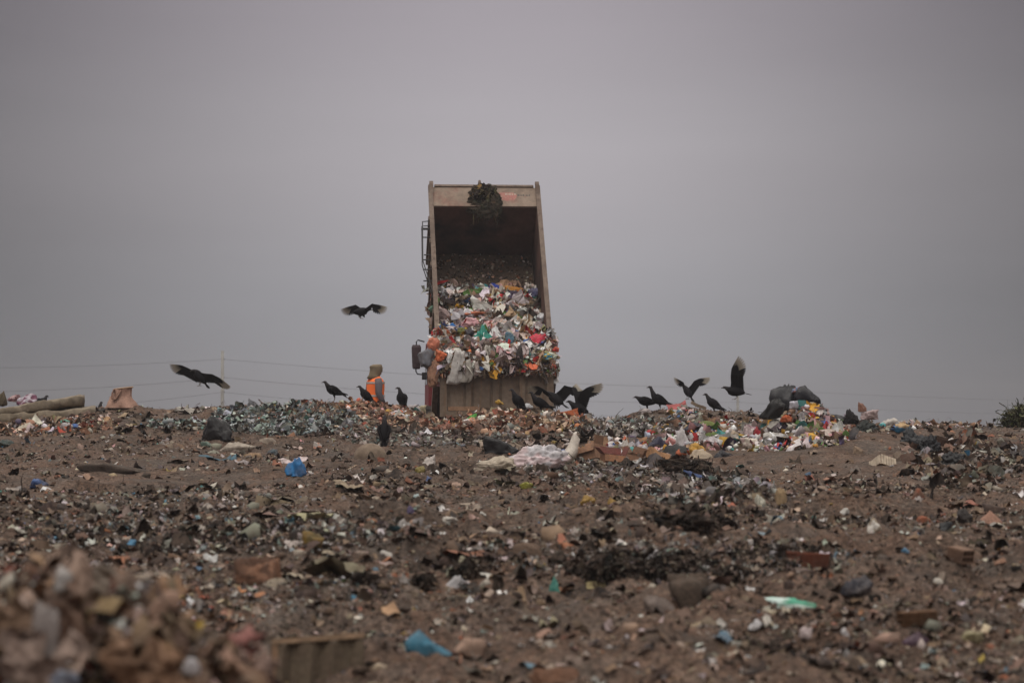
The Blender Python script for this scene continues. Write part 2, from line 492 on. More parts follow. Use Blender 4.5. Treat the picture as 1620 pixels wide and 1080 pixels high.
P_EARTH = [(26, (108, 88, 74), .95), (18, (86, 69, 59), .95), (12, (138, 115, 98), .9), (16, (54, 44, 40), .95), (8, (146, 130, 114), .8), (4, (124, 118, 110), .8),
           (5, (165, 152, 140), .8), (2.5, (195, 188, 182), .6), (5, (38, 34, 34), .7), (2, (130, 84, 66), .9), (1.2, (150, 95, 70), .9), (.25, (60, 110, 150), .5), (.25, (80, 140, 130), .5), (.3, (150, 130, 60), .7)]
P_GREY = [(10, (150, 146, 142), .6), (10, (118, 114, 110), .7), (8, (96, 86, 80), .8), (5, (185, 180, 176), .5), (3, (110, 126, 124), .5), (6, (62, 56, 54), .7), (8, (120, 104, 92), .9), (1.2, (215, 212, 210), .5), (.5, (90, 130, 150), .5)]
P_TAN = [(10, (168, 132, 110), .9), (9, (140, 104, 84), .9), (6, (120, 78, 62), .9), (6, (108, 90, 76), .9), (5, (186, 160, 138), .8), (3, (206, 190, 176), .7), (2.5, (166, 84, 64), .8), (1, (226, 222, 218), .5), (1, (190, 120, 90), .8), (4, (70, 56, 48), .9), (.5, (190, 160, 60), .7)]
P_BRIGHT = [(32, (228, 224, 222), .45), (9, (190, 182, 178), .5), (8, (200, 172, 166), .5), (5, (196, 150, 150), .5), (7, (160, 136, 110), .8), (6, (120, 96, 78), .9), (6, (44, 40, 44), .4), (3, (180, 44, 48), .4), (2.5, (60, 100, 160), .4), (2, (70, 150, 150), .4), (2.5, (90, 130, 60), .5), (3, (200, 150, 50), .5), (2.5, (206, 110, 70), .5), (2, (70, 60, 90), .5), (3, (150, 145, 110), .7)]
P_TEAL = [(10, (150, 160, 158), .4), (8, (120, 132, 132), .4), (8, (96, 96, 92), .6), (6, (180, 186, 186), .35), (3, (104, 134, 132), .4), (6, (72, 66, 62), .7), (3, (110, 96, 84), .9), (1, (206, 206, 210), .4)]
P_RAG = [(6, (150, 134, 118), .9), (6, (120, 104, 92), .9), (4, (168, 158, 148), .8), (4, (84, 70, 62), .9), (3, (60, 54, 54), .7), (2, (140, 96, 76), .9), (1, (190, 184, 180), .7), (.4, (60, 96, 120), .7)]
P_DARK = [(12, (26, 23, 21), .9), (8, (42, 36, 31), .9), (4, (72, 62, 52), .9), (1.5, (110, 104, 92), .8), (8, (16, 14, 14), .9), (.7, (140, 136, 128), .7)]  # dark waste, deepened so it also passes for shaded hollows

def general_points(n, dlo, dhi, umax=.24, pw=1.0):
    """points spread evenly over the picture between two distances"""
    t = RNG.uniform(0, 1, n)
    d = (dlo ** -pw + t * (dhi ** -pw - dlo ** -pw)) ** (-1 / pw) if pw else dlo * (dhi / dlo) ** t
    u = RNG.uniform(-umax, umax, n)
    x, y = u * d, d
    return x, y
def thin(x, y, keep_dirt=.12):
    """less litter on the packed earth"""
    bare = np.exp(-((x + .13 * y) / (.07 * y + .1)) ** 2 - ((y - 38) / 8) ** 2) + 2.2 * np.exp(-((x - 5.2) / 2.4) ** 2 - ((y - 43) / 4.0) ** 2)
    patch = sm(-.35, .3, vnoise(np.stack([x, y], -1) * np.array([.5, .35]) + 9, 77))
    pr = (1 - (1 - keep_dirt) * np.clip(bare, 0, 1)) * (.30 + .70 * patch)
    k = RNG.uniform(0, 1, len(x)) < pr
    return x[k], y[k]
def onground(x, y, lift):
    return np.stack([x, y, height(x, y) + lift], -1)

def ground_litter():
    acc = Acc()
    SPEC = [  # kind, n, dlo, dhi, size lo, hi (at 40 m), palette
        ('c', 70000, 9, 58, .022, .10, P_EARTH), ('c', 20000, 20, 58, .03, .08, P_EARTH), ('c', 26000, 9, 24, .02, .07, P_EARTH),
        ('s', 34000, 9, 58, .035, .16, P_EARTH), ('r', 60000, 9, 58, .05, .18, P_EARTH),
        ('s', 15000, 9, 58, .03, .17, P_GREY), ('s', 6000, 9, 58, .04, .2, P_RAG), ('r', 4000, 9, 58, .08, .22, P_GREY), ('S', 1300, 9, 58, .2, .7, P_RAG), ('C', 9500, 9, 58, .07, .27, P_DARK + P_EARTH[3:4]),
        ('c', 1300, 10, 58, .12, .36, P_EARTH), ('s', 620, 10, 58, .06, .16, P_BRIGHT), ('r', 8000, 9, 58, .10, .3, P_DARK)]
    for k, n, a, b, s0, s1, pal in SPEC:
        x, y = thin(*general_points(int(n * 1.12), a, b, pw=.35))
        if k in 'CS':      # these lie in drifts
            kk = vnoise(np.stack([x * .8, y * .45], -1), 5 if k == 'C' else 6) > .12; x, y = x[kk], y[kk]
        n = len(x)
        s = s0 * (s1 / s0) ** (RNG.uniform(0, 1, n) ** 1.8) * (y / 40) ** .62
        c = palette(n, pal)
        if k == 'c': chunks(acc, onground(x, y, s * .0), s, c, sq=(.35, .8), tilt=(-25, 25))
        elif k == 'C': sheets(acc, onground(x, y, s * .10), s, c, k=6, tilt=(-42, 42), crump=.30)
        elif k == 'S': sheets(acc, onground(x, y, s * .05), s, c, k=9, tilt=(-16, 16), crump=.10, aspect=(.5, 1))
        elif k == 's': sheets(acc, onground(x, y, s * .10), s, c, k=5, tilt=(-38, 38))
        else: ribbons(acc, onground(x, y, .005), s, s * RNG.uniform(.02, .08, n), c, curl=.7, rise=.35)
    link('ground_litter', acc.mesh('ground_litter', True), M_LIT)['kind'] = 'stuff'
ground_litter()

def zone(acc, cx, cy, rx, ry, n, s0, s1, pal, kinds='scr', lift=.25, tilt=(10, 90)):
    r = np.sqrt(RNG.uniform(0, 1, n)); t = RNG.uniform(0, 6.28, n)
    px, py = cx + rx * r * np.cos(t), cy + ry * r * np.sin(t)
    p = hits(px, py, 5 if cx < 400 and cy > 990 else 10.5); p = p[~np.isnan(p[:, 0])]
    parts = np.array_split(RNG.permutation(len(p)), len(kinds))
    for k, i in zip(kinds, parts):
        q = p[i]; m = len(q)
        if not m: continue
        s = s0 * (s1 / s0) ** (RNG.uniform(0, 1, m) ** 1.4); c = palette(m, pal); s = s * np.minimum(1, q[:, 1] / 50) ** .75 * (1.4 if cy > 990 and cx < 400 else 1)
        q = q + np.stack([np.zeros(m), np.zeros(m), s * lift * RNG.uniform(0, 1, m)], -1)
        if k == 'c': chunks(acc, q, s * .8, c)
        elif k == 's': sheets(acc, q, s, c, k=5, tilt=tilt)
        else: ribbons(acc, q, s * 1.15, s * .13, c)
def patch(name, rows, mat=M_LIT):
    acc = Acc()
    for r in rows: zone(acc, *r)
    if name == 'foreground_scraps':
        n = 260; px = RNG.uniform(-60, 400, n); q = hits(px, 905 + np.abs(px - 60) * .42 + RNG.uniform(0, 170, n)); q = q[~np.isnan(q[:, 0])]; n = len(q)
        ribbons(acc, q + np.array([0, 0, .03]), RNG.uniform(.10, .30, n), RNG.uniform(.015, .055, n), palette(n, [(6, (140, 112, 92), .9), (5, (104, 82, 66), .9), (3, (168, 150, 136), .9), (3, (72, 58, 48), .9), (1, (190, 180, 170), .8)]), 8, .5, .05)
    link(name, acc.mesh(name, True), mat)['kind'] = 'stuff'
patch('rubble_debris', [(790, 668, 155, 20, 2600, .06, .26, P_TAN), (550, 650, 130, 14, 1500, .05, .2, P_TAN), (600, 665, 200, 18, 1000, .05, .2, P_TAN, 'scr'), (1320, 672, 300, 8, 500, .06, .2, P_TAN)])
patch('grey_plastic_debris', [(450, 665, 115, 24, 4200, .05, .22, P_TEAL, 'ssr'), (1000, 678, 95, 14, 1800, .05, .2, P_GREY, 'ssr'), (290, 672, 60, 8, 300, .06, .2, P_TEAL),
    (690, 690, 160, 18, 1300, .05, .16, P_GREY, 'scr'), (930, 745, 110, 18, 900, .06, .18, P_GREY), (1530, 730, 100, 40, 650, .08, .3, P_GREY + P_EARTH, 'ssr'), (1110, 775, 120, 25, 700, .06, .25, P_GREY, 'ssr'),
    (350, 840, 330, 36, 1700, .05, .18, P_GREY, 'ssr'), (1050, 880, 330, 36, 1400, .04, .15, P_GREY, 'ssr'), (250, 790, 200, 14, 300, .05, .15, P_GREY, 'scr'), (480, 940, 130, 36, 900, .03, .09, P_GREY, 'ssr')])
patch('mixed_household_litter', [(1190, 690, 165, 24, 900, .08, .3, P_BRIGHT, 'ssc'), (1285, 662, 75, 28, 700, .08, .3, P_BRIGHT, 'ssc'), (1010, 712, 90, 16, 330, .07, .24, P_BRIGHT, 'ssc'), (60, 668, 120, 20, 110, .06, .24, P_BRIGHT, 'ssc'), (60, 672, 130, 20, 420, .06, .22, P_TAN, 'ssc'),
    (1400, 672, 70, 10, 120, .08, .25, P_BRIGHT, 'ssc'), (645, 655, 30, 8, 160, .08, .24, P_BRIGHT), (800, 660, 150, 14, 110, .07, .2, P_BRIGHT), (1085, 655, 30, 6, 60, .08, .24, P_BRIGHT)], M_ITEM)
patch('matted_dark_debris', [(1010, 895, 130, 24, 1500, .05, .2, P_DARK, 'rrs'), (735, 893, 50, 18, 700, .05, .18, P_DARK, 'rrs'), (1095, 825, 75, 16, 700, .06, .25, P_DARK, 'rrs'), (300, 850, 260, 20, 700, .06, .2, P_DARK, 'rrs'),
    (1400, 940, 260, 80, 900, .04, .16, P_DARK, 'rrs'), (200, 775, 80, 10, 60, .05, .1, P_DARK, 'rrs'), (1230, 880, 80, 20, 400, .05, .2, P_DARK, 'rrs'), (640, 985, 200, 40, 500, .03, .12, P_DARK, 'rrs')])
patch('foreground_scraps', [(120, 1000, 260, 100, 900, .03, .14, P_TAN, 'ssr', .5), (90, 1010, 260, 90, 500, .04, .16, P_GREY, 'ssr', .6), (350, 1060, 130, 25, 260, .02, .10, P_TAN, 'ssc', .4), (100, 1000, 240, 90, 120, .03, .1, P_BRIGHT, 'ssc', .5)])

# ------------------------------------------------------------------ single discarded things
def lump(w, dp, h, lv=4, amp=.22, freq=2.2, seed=0, flat=.25, neck=False, col=(.5, .5, .5), rough=.5, cols2=None, lean=0.0):
    v, t = ico(lv)
    n1 = ridged(v * freq * 1.25 + seed * 3.7 + .35 * np.sin(v[:, [1, 2, 0]] * 5 + seed), 4, seed); n2 = fbm(v * freq * .7 + seed, 2, seed + 5)
    rg = np.random.default_rng(seed + 1)
    if amp > .07:                        # crumpled facets: a body cut by random planes, creased and torn outline
        k = 15; nr = rg.normal(0, 1, (k, 3)); nr /= np.linalg.norm(nr, axis=1)[:, None]; ds = rg.uniform(.45, .95, k)
        dt = np.maximum(v @ nr.T, 1e-3); r = np.minimum((ds / dt).min(1), 1.25)
        an = np.arctan2(v[:, 1], v[:, 0]); ph = rg.uniform(0, 6.28, 3)
        r = r * (1 + .16 * np.sin(an * 3 + ph[0]) * (1 - v[:, 2] ** 2) + .08 * np.sin(an * 7 + ph[1]))
        r = r * (1 + amp * .75 * n1 + amp * .8 * n2)
    else: r = 1 + amp * n1 + amp * n2
    p = v * r[:, None]
    fl = -flat * .9
    p[:, 2] = np.where(p[:, 2] < fl, fl + (p[:, 2] - fl) * .15, p[:, 2])
    if neck:
        a = np.clip((p[:, 2] - .55) / .6, 0, 1)
        p[:, :2] *= (1 - .75 * a)[:, None]; p[:, 2] += .35 * a
    mn, mx = p.min(0), p.max(0)
    p = (p - np.array([(mn[0] + mx[0]) / 2, (mn[1] + mx[1]) / 2, mn[2]])) / (mx - mn) * np.array([w, dp, h])
    p[:, 0] += lean * p[:, 2]
    c = np.tile(np.array([*col, rough]), (len(p), 1))
    if cols2 is not None:
        k = sm(-.1, .1, fbm(v * 1.6 + seed, 2, seed + 9))[:, None]
        c[:, :3] = c[:, :3] * (1 - k) + np.array(cols2) * k
    return p, t, c
def item_bag(name, cat, label, px, py, w, h, col, d=None, rough=.4, amp=.22, freq=2.2, neck=False, deep=.8, cols2=None, flat=.25, mat=None, sink=.28, lean=0.0, z=None, group=None, rz=0, lv=4, smooth=True):
    """py is the row of the item's foot"""
    g = ground(px, py, d)
    if z is not None: g = at(px, py, d)
    s = g.y / F
    h = h * 1.05
    if sum(col) > 230: col = tuple((np.array(col) * .86 + .14 * np.array([96, 84, 76])) * .93)
    seed = int(px * 7 + py) % 997
    c2 = None if cols2 is None else lin(cols2)
    p, t, c = lump(w * s, w * s * deep, h * s * (1 + sink), lv, amp, freq, seed, flat, neck, lin(col), rough, c2, lean)
    a = Acc(); a.add(p, tris=t, col=c)
    o = link(name, a.mesh(name, smooth), mat or (M_BIN if sum(col) < 150 else M_PLASTIC), loc=(g.x, g.y, g.z - h * s * sink), rot=(0, 0, rz))
    return tag(o, label, cat, group)
def item_card(name, cat, label, px, py, w, h, col, d=None, thick=.012, tilt=70, yaw=0, roll=0, bend=.1, mat=None, rough=.85, z=None, edge=None, fold=0.0, crump=.06, torn=.06):
    """a stiff sheet standing or leaning: w, h in pixels as seen; tilt from flat"""
    g = ground(px, py, d)
    if z is not None: g = at(px, py, d)
    s = g.y / F
    W, H = w * s, h * s / max(math.sin(D2R(tilt)), .2)
    nx, ny = (9, 7) if crump < .1 else (29, 23)
    u = np.linspace(-.5, .5, nx); v = np.linspace(0, 1, ny); uu, vv = np.meshgrid(u, v)
    sd_ = int(px + py) % 97
    e = fbm(np.stack([uu * 3, vv * 3], -1) + sd_, 2, sd_)
    if crump >= .1: e = e + .8 * ridged(np.stack([uu * 3.2 + .4 * np.sin(vv * 5), vv * 2.2], -1) + sd_, 3, sd_)
    x = uu * W * (1 + torn * 2.2 * fbm(np.stack([vv * 5, vv * 0], -1) + sd_, 3)); vv = vv + (vv > .5) * (vv - .5) * torn * 5 * fbm(np.stack([uu * 5, uu * 0], -1) + sd_ + 3, 3); y = -bend * W * (uu * 2) ** 2 + e * crump * W + fold * np.abs(vv - .5) * H; zz = vv * H + (uu * .12 + .05 * fbm(np.stack([uu * 4, uu * 0], -1) + sd_, 2)) * H * (vv > .9)
    P = np.stack([x, y, zz], -1).reshape(-1, 3)
    Pb = P + np.array([0, thick, 0]); i = np.arange(nx * ny).reshape(ny, nx)
    q = np.stack([i[:-1, :-1], i[:-1, 1:], i[1:, 1:], i[1:, :-1]], -1).reshape(-1, 4); k = nx * ny
    rim = list(i[0, :]) + list(i[1:, -1]) + list(i[-1, -2::-1]) + list(i[-2:0:-1, 0])
    rq = [(rim[a], rim[a - 1], rim[a - 1] + k, rim[a] + k) for a in range(len(rim))]
    a = Acc(); a.add(np.concatenate([P, Pb]), quads=np.concatenate([q, q[:, ::-1] + k, np.array(rq)]), col=(*lin(col), rough))
    M = Matrix.Rotation(D2R(yaw), 4, 'Z') @ Matrix.Rotation(D2R(roll), 4, 'Y') @ Matrix.Rotation(-D2R(90 - tilt), 4, 'X')
    a.xf(M)
    o = link(name, a.mesh(name), mat or M_ITEM, loc=(g.x, g.y, g.z - .08 * h * s))
    if crump >= .1:
        for pl in o.data.polygons: pl.use_smooth = True
    return tag(o, label, cat)
def item_carton(name, label, px, py, w, h, col, d=None, yaw=20, topcol=None, dp=.8, cat='carton', roll=3, open_=True):
    g = ground(px, py, d); s = g.y / F; W, H = w * s, h * s; D = W * dp; t = .012
    r = empty(name, label, cat, (g.x, g.y, g.z - .06 * H), (D2R(roll * .4), D2R(roll), D2R(yaw)))
    c = (*lin(col), .85); a = Acc()
    box(a, (-W / 2, -D / 2, 0), (W / 2, -D / 2 + t, H), c); box(a, (-W / 2, D / 2 - t, 0), (W / 2, D / 2, H), c)
    box(a, (-W / 2, -D / 2 + t, 0), (-W / 2 + t, D / 2 - t, H), c); box(a, (W / 2 - t, -D / 2 + t, 0), (W / 2, D / 2 - t, H), c)
    box(a, (-W / 2 + t, -D / 2 + t, 0), (W / 2 - t, D / 2 - t, t), c)
    link('body', a.mesh('body'), M_ITEM, r)
    tc0 = (*lin(topcol if topcol is not None else col), .7)
    for i, (sx, sy, an) in enumerate(((0, -1, 50), (0, 1, -115), (-1, 0, 40), (1, 0, 70))):
        tc = c if i == 0 else tc0
        f = Acc(); L = .42 * (D if sx == 0 else W)
        if sx == 0:
            box(f, (-W / 2, 0, 0), (W / 2, L, t * .7), tc)
            M = Matrix.Translation((0, sy * D / 2, H + .003)) @ Matrix.Rotation(D2R(an if sy < 0 else 180 + an), 4, 'X')
            if sy < 0: M = Matrix.Translation((0, -D / 2, H + .003)) @ Matrix.Rotation(D2R(180 + 62), 4, 'X')
        else:
            box(f, (0, -D / 2, 0), (L, D / 2, t * .7), tc)
            M = Matrix.Translation((sx * W / 2, 0, H + .006)) @ Matrix.Rotation(D2R(-an if sx > 0 else 180 + an), 4, 'Y')
        f.xf(M); link('flap', f.mesh('flap'), M_ITEM, r)
    return r
def item_brick(name, label, px, py, w, h, col, yaw, d=None, roll=0, pitch=0):
    """hollow clay brick: the holes run through its length and open on the end face"""
    g = ground(px, py, d); s = g.y / F
    H = h * s; L = w * s; Wd = H * 1.25
    c = (*lin(col), .9); dk = (*(lin(col) * .8), .95); a = Acc(); t = H * .10
    xs = np.linspace(-Wd / 2, Wd / 2 - t, 4); zs = np.linspace(0, H - t, 3)
    for z0 in zs: box(a, (-L / 2, -Wd / 2, z0), (L / 2, Wd / 2, z0 + t), c)
    for y0 in xs:
        for j in range(2): box(a, (-L / 2 + .001, y0 + .001, zs[j] + t), (L / 2 - .001, y0 + t - .001, zs[j + 1]), dk)
    # ribbed faces
    for z0 in np.linspace(H * .14, H * .8, 5):
        box(a, (-L / 2 + .003, -Wd / 2 - .004, z0), (L / 2 - .003, -Wd / 2 + .0005, z0 + H * .05), c)
    o = link(name, a.mesh(name), M_ITEM, loc=(g.x, g.y, g.z - .18 * H), rot=(D2R(pitch), D2R(roll), D2R(yaw)))
    return tag(o, label, 'brick')
def item_plank(name, label, px0, py0, px1, py1, wid, col, cat='plank', d=None, thick=.025, lift=.03, ends=None):
    g0 = ground(px0, py0, d); g1 = ground(px1, py1, d)
    a0 = g0 + Vector((0, 0, lift)); a1 = g1 + Vector((0, 0, lift))
    s = g0.y / F; mid = (a0 + a1) / 2; dv = a1 - a0; L = dv.length
    # seen length governs: re-aim the far end at its pixel at the same distance
    a1 = at(px1, py1, g0.y + (.15 if d is None else 0)) if abs(g1.y - g0.y) > 3 else a1
    dv = a1 - a0; L = dv.length; mid = (a0 + a1) / 2
    X, Z = frame_of(dv); Y = dv.normalized(); w = wid * s
    nseg = 8; a = Acc(); V = []
    for i in range(nseg + 1):
        t = i / nseg - .5; ww = w * (.5 + .04 * math.sin(i * 2.1 + px0)); 
        ox = .02 * L * math.sin(i * .9 + py0)
        for (sx, sz) in ((-1, -1), (1, -1), (1, 1), (-1, 1)):
            sk = .012 * sx * (1 if i in (0, nseg) else 0)
            V.append(tuple(Y * (t * L + sk) + X * (sx * thick / 2) + Z * (sz * ww + ox)))
    Q = [(i * 4 + j, i * 4 + (j + 1) % 4, i * 4 + 4 + (j + 1) % 4, i * 4 + 4 + j) for i in range(nseg) for j in range(4)] + [(0, 3, 2, 1), (nseg * 4, nseg * 4 + 1, nseg * 4 + 2, nseg * 4 + 3)]
    a.add(V, quads=Q, col=(*lin(col), .85))
    return tag(link(name, a.mesh(name), M_ITEM, loc=mid), label, cat)

B = item_bag
BLK = (22, 20, 22)
# ---- left half
B('bin_bag', 'bag', 'black bin bag slumped beside the heap of grey plastic', 341, 690, 56, 30, BLK, rough=.35, amp=.16, deep=.7)
B('stuffed_sack', 'sack', 'rounded dirty beige sack below the upright vulture seen from behind', 586, 727, 52, 25, (148, 130, 112), rough=.9, amp=.05, freq=1.1, mat=M_ITEM, flat=.5)
B('plastic_bag', 'bag', 'bright blue plastic bag on brown ground left of the beige sack', 469, 748, 37, 24, (26, 104, 168), rough=.4, neck=False, cols2=(40, 120, 180))
B('plastic_bag', 'bag', 'pale blue scrap of plastic under the bright blue bag', 474, 752, 16, 7, (150, 190, 205))
B('plastic_bag', 'bag', 'flat dark blue bag on bare earth near the left edge', 61, 769, 35, 12, (38, 60, 96), cols2=(60, 90, 140))
B('fabric_scrap', 'rag', 'long white rag lying below the black bin bag', 376, 712, 62, 13, (196, 184, 170), rough=.8, deep=.35, rz=-.12, mat=M_ITEM)
B('fabric_scrap', 'rag', 'small cream rag right of the long white rag', 424, 700, 28, 8, (190, 176, 160), rough=.8, deep=.4, mat=M_ITEM)
B('plastic_scrap', 'plastic scrap', 'white dome of plastic on the skyline left of the grey plastic heap', 396, 649, 12, 8, (225, 222, 220))
B('plastic_scrap', 'plastic scrap', 'dusty green plastic scrap left of the long white rag', 328, 706, 22, 8, (100, 126, 116))
B('plastic_bag', 'bag', 'dark blue grey bag half buried beside the small cream rag', 430, 719, 20, 9, (48, 66, 76))
B('plastic_scrap', 'plastic scrap', 'small white lump with orange base left of the beige sack', 503, 708, 15, 10, (214, 206, 200), cols2=(196, 130, 104))
B('plastic_scrap', 'plastic scrap', 'sky blue scrap in the litter band low on the left', 206, 866, 22, 14, (58, 138, 184))
B('plastic_scrap', 'plastic scrap', 'pale blue square scrap in the middle of the left litter band', 313, 825, 14, 10, (132, 172, 186))
B('plastic_scrap', 'plastic scrap', 'white lump at the right end of the left litter band', 389, 826, 13, 9, (222, 218, 216))
B('paper_scrap', 'paper scrap', 'white torn paper hanging between red scraps in the left litter band', 320, 846, 18, 16, (206, 196, 186), mat=M_ITEM, rough=.8)
B('cloth_scrap', 'rag', 'rust brown rag in the left litter band', 168, 846, 18, 11, (134, 82, 50), rough=.9, mat=M_ITEM)
B('plastic_scrap', 'plastic scrap', 'olive yellow scrap low left of centre', 496, 862, 38, 22, (132, 104, 44), rough=.7, mat=M_ITEM, cols2=(90, 76, 40))
B('mud_slab', 'slab', 'flat dark slab on bare earth below the mattress', 180, 745, 118, 12, (74, 66, 60), rough=.9, amp=.1, deep=.3, mat=M_ITEM)
B('mud_slab', 'slab', 'small dark slab on bare earth under the flat blue bag', 92, 808, 42, 12, (70, 64, 62), rough=.9, amp=.1, deep=.4, mat=M_ITEM)
B('earth_clod', 'clod', 'large reddish brown clod with a dark hollow under it', 408, 922, 80, 42, (140, 100, 78), rough=.95, amp=.2, freq=1.6, deep=.5, mat=M_ITEM, flat=.3, cols2=(84, 60, 48))
B('earth_clod', 'clod', 'pale lump of earth right of the reddish clod', 436, 926, 40, 12, (160, 148, 130), rough=.9, amp=.2, mat=M_ITEM)
# ---- middle
B('plastic_bag', 'bag', 'flat black bag behind the long white plastic sheeting', 795, 716, 62, 26, BLK, rough=.4, amp=.2, deep=.6)
B('plastic_sheeting', 'plastic sheet', 'long crumpled white and pink plastic sheeting lying across the ground', 842, 734, 116, 30, (236, 234, 240), rough=.4, amp=.30, freq=4.2, deep=.35, cols2=(228, 206, 208), lean=.2, lv=5)
B('plastic_sheeting', 'plastic sheet', 'cream end of crumpled sheeting left of the white and pink part', 782, 740, 76, 19, (210, 196, 176), rough=.6, amp=.28, freq=3.6, deep=.4, lv=5)
B('plastic_bag', 'bag', 'lilac bag at the right end of the long white sheeting', 868, 732, 26, 20, (160, 126, 168), rough=.4)
B('plastic_bag', 'bag', 'strong blue bag lying left of the upright white bag', 889, 722, 24, 12, (30, 82, 160), rough=.4)
B('plastic_bag', 'bag', 'white plastic bag with blue patch at the foot of the sheeting', 873, 738, 22, 18, (228, 228, 226), cols2=(60, 80, 160))
B('plastic_scrap', 'plastic scrap', 'white lump right of the beige sack on grey ground', 677, 736, 24, 17, (214, 204, 198), amp=.3)
B('plastic_scrap', 'plastic scrap', 'olive scrap below the white lump right of the beige sack', 664, 747, 18, 10, (138, 124, 56))
B('plastic_scrap', 'plastic scrap', 'acid green and yellow scrap below the long white sheeting', 833, 771, 24, 9, (146, 146, 40))
B('plastic_scrap', 'plastic scrap', 'mustard scrap, left of the two, in the middle of the ground', 930, 796, 26, 13, (158, 122, 44), mat=M_ITEM)
B('plastic_scrap', 'plastic scrap', 'mustard scrap, right of the two, in the middle of the ground', 968, 799, 16, 13, (160, 124, 48), mat=M_ITEM)
B('plastic_scrap', 'plastic scrap', 'tiny white and cyan scrap on the central ground', 658, 789, 11, 8, (190, 214, 216))
B('plastic_scrap', 'plastic scrap', 'dull violet scrap on the central ground', 650, 810, 14, 11, (88, 78, 120))
B('paper_scrap', 'paper scrap', 'white pair of scraps on reddish earth in the centre', 712, 826, 26, 9, (214, 208, 198), mat=M_ITEM)
B('plastic_scrap', 'plastic scrap', 'salmon sliver above the flat brown clod in the centre', 896, 866, 26, 9, (196, 130, 96), mat=M_ITEM, rough=.8)
B('earth_clod', 'clod', 'flat brown clod below the centre of the ground', 833, 886, 50, 28, (116, 96, 82), rough=.95, amp=.12, freq=1.4, mat=M_ITEM)
B('plastic_scrap', 'plastic scrap', 'bright white torn scrap beside the dark matted clump left of centre', 715, 928, 30, 18, (226, 226, 230), deep=.3, lean=.4)
B('plastic_scrap', 'plastic scrap', 'small turquoise pointed scrap below the centre', 877, 935, 21, 24, (60, 146, 134), deep=.4, neck=True)
B('plastic_scrap', 'plastic scrap', 'small bright blue scrap below the left of centre', 563, 951, 15, 11, (48, 132, 170))
item_card('card_scrap', 'card', 'small tan card leaning on grey litter below the left of centre', 624, 978, 24, 26, (190, 154, 122), tilt=60, yaw=15, roll=-20)
B('tarpaulin_scrap', 'tarpaulin', 'peaked light blue tarpaulin scrap at the bottom left of centre', 678, 1036, 78, 40, (58, 128, 158), rough=.6, amp=.12, freq=1.4, neck=True, deep=.4, sink=.08)
B('stone', 'stone', 'pale pinkish stone right of the peaked blue scrap', 742, 1032, 58, 24, (178, 148, 130), rough=.9, amp=.1, freq=1.3, mat=M_ITEM)
B('stone', 'stone', 'dark round boulder right of centre near the bottom', 1091, 958, 70, 50, (74, 64, 56), rough=.95, amp=.08, freq=1.3, mat=M_ITEM, flat=.6)
B('stone', 'stone', 'grey pitted stone left of the dark round boulder', 1044, 968, 54, 26, (128, 116, 110), rough=.9, amp=.12, freq=1.8, mat=M_ITEM)
B('plastic_scrap', 'plastic scrap', 'white lump above the dark matted clump right of centre', 1032, 882, 20, 13, (206, 202, 206))
item_card('card_scrap', 'card', 'cream flat piece in the hollow of the matted clump', 943, 930, 30, 11, (182, 168, 126), tilt=80)
B('plastic_scrap', 'plastic scrap', 'orange brown flattened piece at the bottom centre', 882, 1078, 90, 22, (118, 82, 62), rough=.9, deep=.4, mat=M_ITEM, amp=.15)
B('plastic_scrap', 'plastic scrap', 'bright white scrap right of centre near the bottom', 1196, 992, 26, 13, (224, 224, 228))
B('plastic_scrap', 'plastic scrap', 'small white scrap low on brown earth right of centre', 1124, 1050, 22, 10, (208, 204, 202))
# wooden crate side / block bottom
def block():
    g = ground(508, 1078); s = g.y / F; W, H, D = 138 * s, 66 * s, .26
    a = Acc(); n = 10
    v, t, c = [], [], []
    xs = np.linspace(-W / 2, W / 2, n)
    P = []
    for (yy, z0) in ((0, -.08), (0, H), (D, H + .02), (D, -.08)):
        for i, x in enumerate(xs):
            j = .022 * math.sin(i * 2.3 + yy * 9 + z0 * 17)
            P.append((x * (1 + .03 * (z0 > 0)), yy + j, z0 + j * (1 if z0 > 0 else 0)))
    Q = []
    for r in range(4):
        for i in range(n - 1):
            a0 = r * n + i; b0 = ((r + 1) % 4) * n + i
            Q.append((a0, a0 + 1, b0 + 1, b0))
    Q += [(0, n, 2 * n, 3 * n), (n - 1, 4 * n - 1, 3 * n - 1, 2 * n - 1)]
    a.add(P, quads=Q, col=(*lin((96, 84, 70)), .9))
    r = empty('concrete_block', 'large grey brown block with a tan top edge at the bottom left of centre', 'block', g, (D2R(-6), D2R(-3.5), D2R(9)))
    link('body', a.mesh('body'), M_ITEM, r)
    e = Acc(); box(e, (-W / 2 - .01, -.012, H - .005), (W / 2 + .012, .03, H + .018), (*lin((150, 124, 100)), .9)); box(e, (-W / 2 - .014, -.010, -.05), (-W / 2 + .012, .03, H - .008), (*lin((136, 108, 86)), .9))
    link('edge_strip', e.mesh('edge_strip'), M_ITEM, r)
block()
